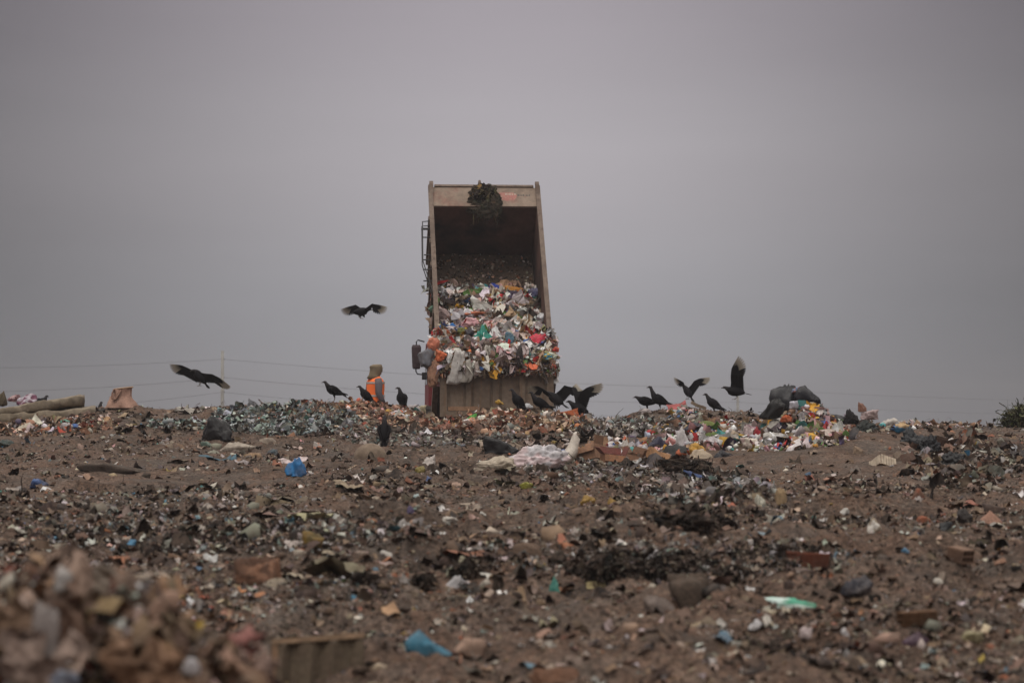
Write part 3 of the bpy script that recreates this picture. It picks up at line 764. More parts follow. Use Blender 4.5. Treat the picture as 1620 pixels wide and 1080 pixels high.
# ---- cartons band
item_carton('cardboard_carton', 'tan cardboard carton tipped open right of the upright white bag', 936, 727, 34, 22, (148, 112, 88), yaw=-32, roll=-14)
item_card('cardboard_flap', 'cardboard', 'brown flap standing up behind the tan tipped carton', 950, 712, 34, 20, (140, 108, 82), tilt=62, yaw=-10, roll=-18)
item_carton('cardboard_carton', 'orange brown carton with a dark red top in the row of cartons', 968, 735, 34, 17, (146, 102, 74), yaw=14, roll=6, topcol=(116, 62, 56))
item_carton('cardboard_carton', 'low torn carton with green scraps right of the red topped carton', 1006, 731, 30, 13, (118, 86, 66), yaw=-30, roll=12)
item_card('cardboard_sheet', 'cardboard', 'slanting brown cardboard sheet at the right end of the carton row', 1036, 733, 38, 24, (164, 124, 90), tilt=66, yaw=12, roll=24)
item_card('cardboard_sheet', 'cardboard', 'brown cardboard piece lying behind the carton row', 1008, 704, 30, 12, (144, 108, 80), tilt=50)
B('plastic_bag', 'bag', 'white crumpled bag standing between two cartons', 986, 719, 20, 24, (220, 214, 206), amp=.3, neck=True)
B('plastic_bag', 'bag', 'small light blue and white bag above the carton row', 1027, 694, 15, 12, (190, 200, 222))
B('paper_scrap', 'paper scrap', 'bright white folded paper touching the slanting cardboard sheet', 1020, 716, 12, 12, (230, 230, 236), deep=.3)
B('paper_scrap', 'paper scrap', 'small white card at the lower right tip of the cardboard sheet', 1055, 727, 9, 9, (232, 230, 230), deep=.3)
B('plastic_scrap', 'plastic scrap', 'green bottle top pair in front of the low torn carton', 1004, 730, 10, 6, (30, 110, 70), deep=.5)
B('plastic_bag', 'bag', 'dark navy bag beside the white and pink bags', 1040, 708, 36, 18, (44, 42, 62))
B('plastic_bag', 'bag', 'large white bag at the left end of the colourful heap', 1079, 707, 30, 32, (226, 222, 224), amp=.2, neck=False)
B('plastic_bag', 'bag', 'dull pink bag leaning on the large white bag', 1059, 704, 26, 13, (190, 120, 116))
B('plastic_bag', 'bag', 'mustard yellow bag below the large white bag', 1101, 717, 32, 17, (186, 138, 36), cols2=(200, 150, 60))
B('plastic_bag', 'bag', 'cream bag right below the mustard yellow bag', 1110, 724, 40, 14, (196, 176, 150), amp=.2)
B('plastic_sheeting', 'plastic sheet', 'black rubber like sheet below the pink and white bags', 1062, 722, 56, 20, (46, 46, 46), rough=.55, amp=.15, deep=.5)
B('melon', 'melon', 'long green rind, upper of two, behind the large white bag', 1118, 679, 34, 13, (110, 128, 54), rough=.6, amp=.06, freq=1, deep=.5)
B('melon', 'melon', 'long green rind, lower of two, above the mustard yellow bag', 1126, 692, 24, 9, (108, 132, 56), rough=.6, amp=.06, freq=1, deep=.5)
B('plastic_bag', 'bag', 'dark bag between the white bag and the green rinds', 1093, 684, 40, 16, (40, 38, 52))
B('plastic_bag', 'bag', 'teal scrap wedged right of the large white bag', 1100, 692, 12, 9, (44, 104, 122))
B('plastic_bag', 'bag', 'black bag end below the green rinds', 1144, 722, 30, 10, (36, 34, 40))
B('plastic_bag', 'bag', 'cream crumpled bag left of the red bag', 1160, 694, 28, 15, (206, 186, 162), amp=.25)
B('plastic_bag', 'bag', 'see through white bag hugging the left of the red bag', 1184, 692, 22, 20, (206, 184, 186), rough=.3)
B('plastic_bag', 'bag', 'bright red bag at the foot of the black bags', 1200, 691, 24, 17, (176, 26, 44))
B('plastic_bag', 'bag', 'white bag curling under the slanted black bag', 1226, 684, 36, 22, (214, 210, 200), amp=.25)
B('plastic_bag', 'bag', 'white pillow like bag at the right foot of the colourful heap', 1256, 692, 18, 12, (226, 224, 228))
B('plastic_bag', 'bag', 'long pale bag along the foot of the colourful heap', 1238, 697, 36, 11, (206, 204, 204))
B('plastic_bag', 'bag', 'pink and cream bag at the low left foot of the heap', 1192, 706, 44, 14, (216, 186, 182), cols2=(220, 210, 196))
B('plastic_bag', 'bag', 'red flattened bag below the brown cardboard on the heap', 1283, 688, 26, 10, (186, 24, 36))
B('plastic_bag', 'bag', 'blue and white bag at the right foot of the colourful heap', 1326, 684, 26, 9, (92, 100, 190), cols2=(210, 210, 226))
item_card('cardboard_sheet', 'cardboard', 'pinkish tan cardboard leaning in the middle of the colourful heap', 1279, 682, 34, 26, (196, 142, 116), d=49.0, z=1, tilt=64, roll=12, bend=.2)
item_card('cardboard_sheet', 'cardboard', 'ochre cardboard propped under the topmost black bags', 1262, 672, 26, 18, (164, 126, 78), d=49.3, z=1, tilt=60, roll=-28)
B('fabric_scrap', 'rag', 'olive brown cloth spread at the right of the colourful heap', 1309, 680, 40, 13, (138, 112, 52), rough=.9, mat=M_ITEM)
B('fabric_scrap', 'rag', 'orange strip of cloth left of the pinkish cardboard', 1244, 668, 20, 12, (206, 96, 52), d=49.0, z=1, sink=0, rough=.8)
# black bags crowning the heap
B('bin_bag', 'bag', 'slanted black bin bag speckled white at the left of the heap top', 1216, 664, 36, 36, (24, 23, 23), d=49.4, z=1, rough=.35, amp=.14, lean=.45, sink=0)
B('bin_bag', 'bag', 'bulging charcoal bin bag, tallest on the heap', 1240, 650, 48, 42, (36, 36, 40), d=49.6, z=1, rough=.4, amp=.12, sink=0)
B('bin_bag', 'bag', 'glossy black bin bag at the right of the heap top', 1276, 640, 46, 30, (16, 15, 24), d=49.5, z=1, rough=.3, amp=.1, sink=0)
B('plastic_bag', 'bag', 'small orange and blue bag tucked between the topmost black bags', 1259, 622, 14, 10, (196, 120, 100), d=49.5, z=1, cols2=(110, 130, 160), sink=0)
B('plastic_bag', 'bag', 'bright white bag hanging on the charcoal bin bag', 1256, 648, 15, 14, (222, 222, 236), d=48.9, z=1, sink=0)
B('plastic_bag', 'bag', 'white bag sprawled below the slanted black bin bag', 1222, 676, 34, 14, (216, 212, 206), d=49.0, amp=.3)
B('tangled_net', 'net', 'black fuzzy bundle on the skyline right of the heap', 1345, 671, 30, 24, (24, 19, 21), rough=.9, amp=.3, freq=3.5, d=50, z=1, sink=0)
B('plastic_sheeting', 'plastic sheet', 'black plastic roll leading from the heap to the fuzzy bundle', 1318, 664, 50, 12, (38, 36, 40), rough=.4, d=49.8, z=1, lean=-1.2, sink=0)
B('plastic_sheeting', 'plastic sheet', 'ragged dark green black plastic below the fuzzy bundle', 1372, 683, 50, 22, (26, 32, 30), rough=.5, amp=.4, freq=4.5, lv=5)
B('paper_scrap', 'paper scrap', 'reddish tan torn paper sticking up behind the fuzzy bundle', 1364, 652, 14, 16, (156, 110, 92), d=51, z=1, deep=.3, amp=.3, sink=0)
B('plastic_bag', 'bag', 'thin pink white bag beside the torn paper on the skyline', 1376, 664, 30, 16, (196, 172, 172), d=51, z=1, amp=.25, sink=0)
B('plastic_bag', 'bag', 'white rounded bag on the skyline right of the heap', 1408, 676, 38, 15, (220, 214, 206), amp=.1)
B('plastic_bag', 'bag', 'blue and tan band of plastic beside the white rounded bag', 1427, 682, 26, 14, (30, 120, 168), cols2=(190, 160, 120))
B('bin_bag', 'bag', 'torn black bag, upper of two, on the slope at the right', 1440, 700, 48, 24, (32, 34, 38), rough=.4, amp=.4, freq=4, lv=5)
B('bin_bag', 'bag', 'torn black bag, lower of two, on the slope at the right', 1466, 714, 56, 26, (28, 29, 33), rough=.4, amp=.4, freq=4, lv=5)
B('bin_bag', 'bag', 'flattened grey black plastic right of the leaning plank', 1508, 732, 50, 18, (40, 40, 42), rough=.5, amp=.4, freq=4, lv=5)
def crate():
    g = ground(1404, 736); s = g.y / F; W, H, D = 30 * s, 17 * s, .26
    r = empty('slatted_crate', 'broken off white slatted crate on the bare dirt mound', 'crate', g, (D2R(-28), D2R(16), D2R(24)))
    c = (*lin((196, 180, 160)), .8)
    a = Acc(); box(a, (-W / 2, 0, 0), (W / 2, D, .02), c); box(a, (-W / 2, D - .02, .02), (W / 2, D, H), c)
    box(a, (-W / 2, .0, .02), (-W / 2 + .02, D - .02, H * .9), c); link('body', a.mesh('body'), M_ITEM, r)
    sl = Acc()
    for i in range(6): box(sl, (-W / 2 + .03 + i * W / 6.2, -.012, 0), (-W / 2 + .03 + i * W / 6.2 + .035, -.001, H), c)
    link('slat_front', sl.mesh('slat_front'), M_ITEM, r)
crate()
B('stone', 'stone', 'grey brown stone touching the white slatted crate', 1422, 728, 18, 14, (126, 110, 96), rough=.9, mat=M_ITEM)
item_plank('wooden_plank', 'pale plank leaning down the slope at the right', 1466, 722, 1484, 750, 11, (170, 146, 128))
item_plank('wooden_plank', 'thin reddish plank lying below the torn plastic at the right edge', 1512, 758, 1572, 775, 6, (150, 98, 78))
item_plank('wooden_plank', 'narrow grey board sloping to the right edge on the skyline side', 1536, 695, 1558, 712, 9, (134, 118, 100))
B('tyre_scrap', 'scrap', 'curled grey ring like scrap near the right edge', 1587, 705, 22, 14, (116, 112, 100), amp=.35, freq=2.5)
B('plastic_scrap', 'plastic scrap', 'light scrap on the mound left of the slatted crate', 1318, 703, 12, 8, (198, 184, 176))
B('stone', 'stone', 'tan stone under the light scrap on the mound', 1356, 716, 20, 12, (150, 128, 108), rough=.9, mat=M_ITEM)
B('stone', 'stone', 'red brick rubble lump on the right slope', 1452, 787, 22, 15, (150, 88, 66), rough=.9, mat=M_ITEM, cols2=(120, 90, 76))
B('stone', 'stone', 'pinkish tan pointed stone on the far right slope', 1566, 832, 42, 24, (186, 142, 122), rough=.9, amp=.1, neck=True, mat=M_ITEM)
B('bin_bag', 'bag', 'small black bag left of the pinkish pointed stone', 1526, 824, 30, 20, (44, 38, 36), rough=.5, amp=.3)
B('bin_bag', 'bag', 'little dark green black ball of plastic on the right slope', 1497, 837, 22, 12, (42, 44, 46), rough=.5)
B('stone', 'stone', 'orange brick shard left of the small black bag', 1461, 828, 26, 13, (164, 96, 70), rough=.9, mat=M_ITEM)
B('stone', 'stone', 'flat grey stone below the orange brick shard', 1452, 842, 22, 10, (132, 130, 126), rough=.8, mat=M_ITEM)
B('foam_block', 'foam block', 'tan foam block on bare ground right of centre', 1236, 795, 22, 24, (176, 150, 114), rough=.9, amp=.12, freq=1.2, mat=M_ITEM)
B('plastic_bag', 'bag', 'off white bag left of the tan foam block', 1203, 800, 18, 18, (208, 206, 190), amp=.2)
B('plastic_bag', 'bag', 'white round bag above the off white bag', 1185, 766, 14, 10, (214, 214, 216))
B('plastic_scrap', 'plastic scrap', 'flat white scrap on the slope under the tan foam block', 1336, 812, 18, 9, (214, 212, 206), rz=.3)
B('plastic_scrap', 'plastic scrap', 'small teal scrap on the right slope', 1286, 822, 12, 8, (60, 130, 120))
B('plastic_scrap', 'plastic scrap', 'small steel blue scrap on the mound', 1279, 752, 12, 6, (64, 100, 136))
B('stone', 'stone', 'white topped stone on the slope right of centre', 1384, 840, 28, 22, (170, 156, 136), cols2=(214, 208, 200), rough=.9, mat=M_ITEM)
B('fabric_scrap', 'rag', 'denim blue rag hanging on the matted bank right of the cartons', 1108, 758, 26, 14, (60, 88, 140), rough=.9, lean=-.8, mat=M_ITEM)
B('fabric_scrap', 'rag', 'long whitish cloth under the dark matted bank', 1075, 775, 60, 11, (186, 176, 162), rough=.9, deep=.3, lean=-1.2, mat=M_ITEM)
B('fabric_scrap', 'rag', 'whitish fluffy cloth end right of the long whitish cloth', 1124, 782, 44, 9, (176, 166, 156), rough=.9, deep=.3, mat=M_ITEM)
item_brick('hollow_brick', 'red hollow clay brick with open holes on the right slope', 1277, 893, 62, 24, (122, 72, 56), 28, roll=4)
item_brick('hollow_brick', 'dirty brown hollow brick near the bottom right', 1452, 984, 60, 22, (98, 70, 48), 14, roll=-3)
item_brick('hollow_brick', 'half buried hollow brick on the far right ground', 1518, 884, 34, 22, (124, 98, 82), -50, roll=10)
B('bin_bag', 'bag', 'blue black plastic lump left of the small white domino scrap', 1355, 936, 54, 26, (52, 52, 60), rough=.5, amp=.22)
B('plastic_scrap', 'plastic scrap', 'white domino shaped scrap near the right side', 1482, 922, 20, 8, (226, 220, 208), deep=.5, amp=.05)
B('fabric_scrap', 'rag', 'turquoise and white patterned cloth strip lying at the lower right', 1232, 962, 120, 17, (80, 190, 158), rough=.7, sink=.05, amp=.12, freq=2.4, deep=.22, cols2=(206, 226, 220), rz=-.05)
B('plastic_scrap', 'plastic scrap', 'dark purple pointed scrap near the bottom right', 1448, 1018, 44, 19, (66, 44, 62), deep=.5, amp=.08, neck=True)
B('plastic_scrap', 'plastic scrap', 'tiny sky blue scrap on the right slope', 1432, 873, 13, 8, (74, 132, 172))
B('plastic_scrap', 'plastic scrap', 'pinkish white scrap below the turquoise strip', 1276, 1006, 26, 15, (196, 180, 180))
B('plastic_scrap', 'plastic scrap', 'white scrap right of the pinkish white scrap', 1336, 1004, 16, 12, (220, 218, 220))
B('plastic_scrap', 'plastic scrap', 'pale cream clump near the bottom right corner', 1542, 1012, 46, 16, (164, 156, 120), amp=.3)
B('paper_scrap', 'paper scrap', 'small white scrap alone at the bottom right', 1370, 1056, 12, 7, (208, 206, 200))
# ---- in front of and beside the truck
B('plastic_scrap', 'plastic scrap', 'bright green scrap on the rubble in front of the truck', 748, 657, 19, 12, (52, 140, 36), d=55)
B('plastic_scrap', 'plastic scrap', 'white and pale blue bag on the rubble below the tailgate', 834, 648, 20, 10, (216, 220, 226), d=57, z=1, sink=0)
B('plastic_scrap', 'plastic scrap', 'yellow scrap under the tailgate', 790, 640, 14, 8, (206, 160, 50), d=58, z=1, sink=0)
item_plank('wooden_pole', 'long thin stick across the rubble in front of the truck', 812, 676, 872, 661, 3.0, (158, 132, 112), d=54.5, lift=.10)
item_plank('wooden_pole', 'second stick, lower and darker, across the rubble', 840, 682, 918, 668, 3.0, (120, 92, 76), d=54.0, lift=.06)
item_card('wooden_board', 'board', 'rusty orange board at the right end of the sticks', 898, 682, 36, 13, (160, 84, 50), d=55.5, tilt=60, yaw=-8, roll=-8)
B('fabric_scrap', 'rag', 'pale tan rag on the slope right of the rusty board', 940, 669, 24, 7, (196, 178, 156), mat=M_ITEM)
B('plastic_bag', 'bag', 'white bag pile on the crest between the worker and the truck', 655, 662, 26, 22, (206, 200, 202), d=58.3, z=1, amp=.3, sink=0)
B('plastic_bag', 'bag', 'cream bag touching the truck on the crest', 665, 656, 20, 15, (196, 184, 150), d=58.6, z=1, amp=.25, sink=0)
B('bin_bag', 'bag', 'dark rolled bag on the crest behind the worker', 626, 655, 20, 12, (52, 42, 44), d=58.2, z=1, lean=-.6, sink=0)
# under the landing vulture
item_card('roof_panel', 'panel', 'pink painted panel on the skyline under the landing vulture', 1073, 655, 32, 12, (176, 96, 96), d=56.5, tilt=50, yaw=8, roll=-10)
B('plastic_scrap', 'plastic scrap', 'blue scrap under the pink panel on the skyline', 1075, 656, 15, 8, (70, 110, 140), d=55.9, z=1, sink=0)
B('plastic_bag', 'bag', 'white and black bag at the feet of the left pair of right hand vultures', 1020, 661, 22, 8, (196, 186, 186), d=57, cols2=(60, 50, 54))
item_plank('wooden_board', 'long weathered board lying on the skyline right of the pink panel', 1094, 649, 1116, 653, 5, (128, 112, 96), d=56.2, lift=.12)
# left skyline
B('patterned_cloth', 'cloth', 'white and purple patterned cloth heaped behind the mattress', 42, 641, 34, 18, (206, 196, 210), d=57, z=1, cols2=(110, 60, 84), amp=.3, sink=0)
B('patterned_cloth', 'cloth', 'dark red bundle left of the patterned cloth', 22, 636, 22, 12, (96, 52, 62), d=57.2, z=1, cols2=(170, 140, 140), sink=0)
B('stuffed_sack', 'sack', 'olive brown round bundle at the left edge on the skyline', 1, 643, 20, 24, (96, 86, 66), d=57, z=1, rough=.9, amp=.08, sink=0)
B('plastic_scrap', 'plastic scrap', 'cream lump on the ground below the mattress', 40, 680, 26, 11, (200, 188, 166))
B('plastic_scrap', 'plastic scrap', 'pair of white scraps below the mattress end', 107, 680, 22, 12, (204, 200, 202))
B('plastic_scrap', 'plastic scrap', 'orange scrap between the cream lump and white scraps', 72, 684, 16, 9, (186, 112, 78), mat=M_ITEM)
B('plastic_bag', 'bag', 'dark green bag on the ground at the left edge', 10, 705, 26, 10, (42, 58, 56))
B('plastic_scrap', 'plastic scrap', 'long white scrap at the left edge on bare earth', 16, 780, 32, 9, (178, 168, 160), rough=.8)

# upright white bag twisted to a peak
def white_peak():
    g = ground(903, 730); s = g.y / F; a = Acc()
    pts = [(-.10, 0, -.02), (-.05, 0, .10), (.02, 0, .20), (.055, 0, .31), (.05, 0, .39), (.075, 0, .435), (.12, 0, .425)]
    k = 50 * s / .46
    pts = [(x * k, y * k, z * k) for x, y, z in pts]
    rr = [(.14, .13), (.14, .12), (.10, .08), (.062, .055), (.038, .036), (.03, .028), (.004, .004)]
    loft(a, pts, [(p * k, q * k) for p, q in rr], 20, (*lin((222, 212, 200)), .5), side=(1, 0, 0.2))
    v = a.v[0]; v += (ridged(v * 9, 2, 4) * .022 * k)[:, None] * np.array([1, .7, .3])
    for (x, z, dx, dz) in ((-.03, .30, -.10, .02), (-.02, .26, -.09, -.01), (.02, .40, -.05, .05)):
        loft(a, [(x * k, 0, z * k), ((x + dx * .6) * k, -.01, (z + dz) * k), ((x + dx) * k, 0, (z + dz * 1.4) * k)], [.022 * k, .014 * k, .003], 6, (*lin((222, 210, 206)), .5))
    tag(link('plastic_bag', a.mesh('plastic_bag', True), M_PLASTIC, loc=g), 'white plastic bag twisted upright to a peak beside the cartons', 'bag')
white_peak()

# matted waste clumps; near-black body colour also stands in for shade in hollows
def clump(label, px, py, w, h, deep=.6):
    g = ground(px, py); s = g.y / F; seed = int(px) % 89
    p, t, c = lump(w * s, w * s * deep, h * s * 1.1, 5, .26, 2.4, seed, .6, False, lin((24, 21, 20)), .95, lin((12, 11, 11)))
    low = p[:, 2] < h * s * .45
    p[low, 0] *= .9; p[low, 1] += .05 * w * s
    a = Acc(); a.add(p, tris=t, col=c)
    n = int(w * 7); i = RNG.integers(0, len(p), n); q = p[i]
    ribbons(a, q, RNG.uniform(.25, .7, n) * h * s, .014 * np.ones(n), palette(n, P_DARK), 4, .6, -.2)
    tag(link('matted_clump', a.mesh('matted_clump'), M_LIT, loc=(g.x, g.y, g.z - .05 * h * s)), label, 'clump')
clump('wide black matted clump of rotten waste above the cream flat piece', 968, 918, 88, 42)
clump('black matted clump right of the widest one and above the grey stone', 1050, 916, 70, 40)
clump('dark matted clump beside the bright white torn scrap', 735, 916, 62, 36)
clump('small black matted clump left of the bright white torn scrap', 668, 932, 44, 24)
clump('dark matted clump on the ground right of the mustard scraps', 1096, 840, 78, 28)
clump('brown black matted clump right of the dark round boulder', 1160, 925, 60, 32)
clump('matted bank under the denim blue rag', 1085, 752, 90, 26)
clump('dark tuft of rot low on the left litter band', 575, 925, 44, 22)
clump('black clump standing in for the shaded hollow under the reddish brown clod', 440, 915, 46, 20)

# ------------------------------------------------------------------ foreground pile: big soft pieces close to the lens
FG = [  # px, foot row, w, h, colour, tilt, yaw, roll, label, distance
    (60, 960, 60, 82, (156, 116, 96), 70, 10, 12, 'rounded brown card standing highest in the blurred pile', 7.9),
    (112, 985, 90, 90, (186, 160, 146), 65, -15, -20, 'pinkish grey card beside the highest one in the blurred pile', 7.7),
    (150, 1035, 150, 80, (176, 142, 124), 58, 12, 24, 'widest pinkish tan card sloping across the blurred pile', 7.2),
    (205, 985, 96, 90, (170, 128, 92), 60, 20, 30, 'orange tan card at the right shoulder of the blurred pile', 7.4),
    (160, 950, 60, 50, (206, 196, 184), 60, -20, 34, 'whitish torn card near the top of the blurred pile', 7.8),
    (265, 1000, 70, 56, (120, 104, 80), 60, 20, 30, 'olive brown card on the right flank of the blurred pile', 7.4),
    (300, 1040, 80, 44, (134, 106, 78), 55, -10, 22, 'brown card low on the right flank of the blurred pile', 7.2),
    (20, 1020, 90, 60, (120, 92, 70), 60, 14, -14, 'dark brown card at the left edge of the blurred pile', 7.3),
    (50, 1075, 110, 70, (170, 150, 142), 60, -12, 10, 'grey pink card at the bottom left corner of the blurred pile', 6.9),
    (210, 1080, 120, 60, (150, 112, 84), 56, 16, 16, 'warm brown card at the bottom of the blurred pile', 6.9),
    (362, 1030, 72, 34, (178, 112, 110), 60, -6, 4, 'dull red and pink card right of the blurred pile', 7.6),
    (400, 1072, 80, 40, (176, 148, 140), 60, 10, 12, 'pale pink card beside the big grey brown block', 7.3)]
for (px, py, w, h, c, tl, yw, rl, lab, dd) in FG:
    item_card('cardboard_sheet', 'cardboard', lab, px, py, w, h, tuple(np.array(c) * np.array([.62, .60, .58]) + np.array([32, 29, 27])), d=dd, tilt=tl, yaw=yw, roll=rl, bend=.3, fold=.25, z=1, crump=.2, torn=.35, thick=.006)
B('plastic_bag', 'bag', 'bright white wad low on the right of the blurred pile', 300, 1066, 34, 26, (226, 224, 230), d=7.1, z=1, sink=0)
B('plastic_bag', 'bag', 'round white wad at the left edge near the top of the blurred pile', 10, 935, 26, 34, (220, 212, 196), d=7.8, z=1, sink=0)
B('plastic_bag', 'bag', 'long grey bag hanging down the front of the blurred pile', 72, 1045, 46, 90, (150, 142, 140), d=7.0, z=1, amp=.3, sink=0, deep=.4)
B('plastic_bag', 'bag', 'grey white bag just below the top of the blurred pile', 100, 935, 34, 40, (178, 174, 172), d=7.75, z=1, sink=0)
B('plastic_bag', 'bag', 'blue tinted bag at the bottom of the blurred pile', 100, 1085, 50, 26, (120, 130, 150), d=6.8, z=1, sink=0)

# ------------------------------------------------------------------ left skyline: mattress and sack
M_MATT = mat_paint('soiled_mattress', (.17, .135, .095), (.24, .195, .145), (.12, .09, .065), .95, 2.0, False)
def mattress():
    d = 55.6; s = d / F
    g = at(70, 663, d)
    r = empty('folded_mattress', 'folded tan mattress lying on the skyline at the left edge', 'mattress', g, (0, 0, 0))
    def layer(name, x0, x1, z0, z1, z0b, z1b, depth, yo, seed):
        a = Acc(); n = 40; k = 20; V = []
        for i in range(n + 1):
            t = i / n; x = (x0 + (x1 - x0) * t) * s
            lo, hi = z0 + (z0b - z0) * t, z1 + (z1b - z1) * t
            end = math.sqrt(max(0, 1 - (abs(2 * t - 1)) ** 26)) * .75 + .25
            zc, zh = (lo + hi) / 2 * s, (hi - lo) / 2 * s * end
            for j in range(k):
                an = 2 * math.pi * j / k; ca, sa = math.cos(an), math.sin(an)
                e = 8.0
                cx = math.copysign(abs(ca) ** (2 / e), ca); sz = math.copysign(abs(sa) ** (2 / e), sa)
                V.append((x, yo + cx * depth / 2 * end, zc + sz * zh))
        V = np.array(V); V += fbm(V * 5 + seed, 3, seed)[:, None] * np.array([.01, .04, .05]) + fbm(V * 1.5 + seed, 2, seed)[:, None] * np.array([0, .03, .06]) + ridged(V * 7 + seed, 3, seed)[:, None] * np.array([0, .02, .022])
        Q = [(i * k + j, (i + 1) * k + j, (i + 1) * k + (j + 1) % k, i * k + (j + 1) % k) for i in range(n) for j in range(k)]
        c0 = V[:k].mean(0); c1 = V[-k:].mean(0); V = np.concatenate([V, [c0, c1]]); m = (n + 1) * k
        T = [((j + 1) % k, m, j) for j in range(k)] + [(n * k + j, m + 1, n * k + (j + 1) % k) for j in range(k)]
        a.add(V, quads=Q, tris=T); link(name, a.mesh(name, True), M_MATT, r)
    layer('lower_fold', -97, 80, -14, 3, 1, 21, .95, .0, 1)
    layer('upper_fold', -96, 62, 1, 12, 19, 39, .9, .05, 2)
mattress()
def rag_sack():
    d = 56.2; s = d / F; g = at(192, 645, d)
    r = empty('sack', 'pinkish tan sack standing open mouthed on the skyline', 'sack', g)
    a = Acc(); rows = [(0, 26, 0), (4, 24, 0), (10, 20, 1), (17, 15.5, 2), (21, 14.5, 3), (26, 13.5, 3.5), (31, 14.5, 5)]
    n = 28; V = []
    for (z, w, ox) in rows:
        for j in range(n):
            an = 2 * math.pi * j / n
            f = 1 + .10 * math.sin(an * 5 + z * .25) + .05 * math.sin(an * 9 + z)
            V.append(((ox * .6 + w * f * math.cos(an)) * s, w * .7 * f * math.sin(an) * s, (z + (1.8 * math.cos(an) if z > 25 else 0)) * s))
    V = np.array(V)
    Q = [(i * n + j, i * n + (j + 1) % n, (i + 1) * n + (j + 1) % n, (i + 1) * n + j) for i in range(len(rows) - 1) for j in range(n)]
    V[:, :2] += (fbm(V * 9, 3, 8) * .05)[:, None]; a.add(V, quads=Q, col=(*lin((170, 136, 120)), .9)); link('cloth', a.mesh('cloth', True), M_CLEAN, r)
    h = Acc(); pts = [(-10, -11, 29), (-13, -13, 22), (-12, -15, 14), (-7, -15.5, 13), (-3, -13, 21), (0, -11, 28)]
    loft(h, [(x * s, y * s, z * s) for x, y, z in pts], [(3.2 * s, 1.3 * s)] * 6, 8, (*lin((128, 98, 84)), .9)); link('strap', h.mesh('strap', True), M_CLEAN, r)
    rim = Acc(); pts = [((3.0 + 14.8 * math.cos(t)) * s, 10.6 * math.sin(t) * s, (31 + 1.8 * math.cos(t)) * s) for t in np.linspace(0, 6.283, 25)]
    loft(rim, pts, [1.3 * s] * 25, 6, (*lin((176, 146, 120)), .9)); link('hem', rim.mesh('hem', True), M_CLEAN, r)
rag_sack()

# green leaves at right edge
def leaf_pile():
    g = ground(1612, 674, 55.5); a = Acc(); n = 1500
    r = RNG.normal(0, 1, (n, 3)); r /= np.linalg.norm(r, axis=1)[:, None]; r *= RNG.uniform(.4, 1, (n, 1)) ** .5
    p = r * np.array([.52, .45, .36]) + np.array([.18, 0, .05]); k = p[:, 2] > -.05; p = p[k]; n = len(p)
    c = palette(n, [(8, (52, 60, 34), .7), (6, (74, 82, 44), .7), (3, (38, 42, 28), .7), (1.5, (120, 124, 84), .7), (1, (96, 80, 56), .8)])
    sheets(a, p, RNG.uniform(.05, .16, n), c, 3, (.25, .5), .2, (10, 90)); ribbons(a, p[:300], .28, .02 * np.ones(300), c[:300], 4, .4, .6)
    o = link('leafy_branches', a.mesh('leafy_branches'), M_LIT, loc=g); tag(o, 'heap of dark green cut branches on the skyline at the right edge', 'branches')
leaf_pile()

# ------------------------------------------------------------------ the truck
TH = D2R(50); YAW = D2R(4.7); TY = 63.2
TZ = -.96                                   # ground under the wheels
HX = (777 - 810) / F * TY
truck = empty('dump_truck', 'tan dump truck with its bed raised, tipping a load of household rubbish', 'truck', (HX, TY, TZ), (0, 0, YAW))
HZL = (HZ - 657) / F * TY - TZ              # hinge height over the truck's ground
M_BEDOUT = mat_paint('dusty_tan_paint', (.135, .098, .078), (.20, .15, .12), (.10, .06, .044), .75, 1.3)
M_GUARD = mat_paint('light_tan_paint', (.21, .155, .118), (.27, .205, .16), (.22, .11, .085), .75, 1.0, False)  # lightest of the tan truck paints
M_BEDIN = mat_paint('rusty_bed_steel', (.026, .020, .020), (.125, .064, .050), (.016, .014, .016), .85, .7, False)
M_GATE = mat_paint('muddy_tailgate_steel', (.155, .113, .083), (.215, .162, .122), (.21, .125, .075), .85, 1.5)
M_CAB = mat_paint('dull_red_cab_paint', (.17, .018, .024), (.22, .03, .036), (.16, .07, .06), .5, 1.5)
M_IRON = mat_paint('dirty_chassis_iron', (.085, .075, .070), (.14, .125, .115), (.05, .04, .035), .85, 2.0)
M_BLACK = mat_plain('black_plastic_trim', (.03, .028, .03), .5)
M_RUBBER = mat_plain('tyre_rubber', (.035, .033, .032), .85)
M_MIRRORBACK = mat_plain('mirror_housing', (.055, .035, .04), .5)
M_GLASS = mat_plain('dark_cab_glass', (.03, .035, .04), .1, .6)
BW = 1.245; LB = 4.86; HS = 1.64
BT = Matrix.Translation((0, 0, HZL)) @ Matrix.Rotation(TH, 4, 'X')       # bed frame: x, s along floor, h up
def bp(name, a, mat, parent=truck, smooth=False, xf=True):
    if xf: a.xf(BT)
    return link(name, a.mesh(name, smooth), mat, parent)
a = Acc(); box(a, (-BW + .06, 0, 0), (BW - .06, LB, .05))
bp('bed_floor', a, mat_paint('mud_caked_floor', (.045, .031, .023), (.085, .058, .042), (.025, .02, .018), .9, 1.6, False))
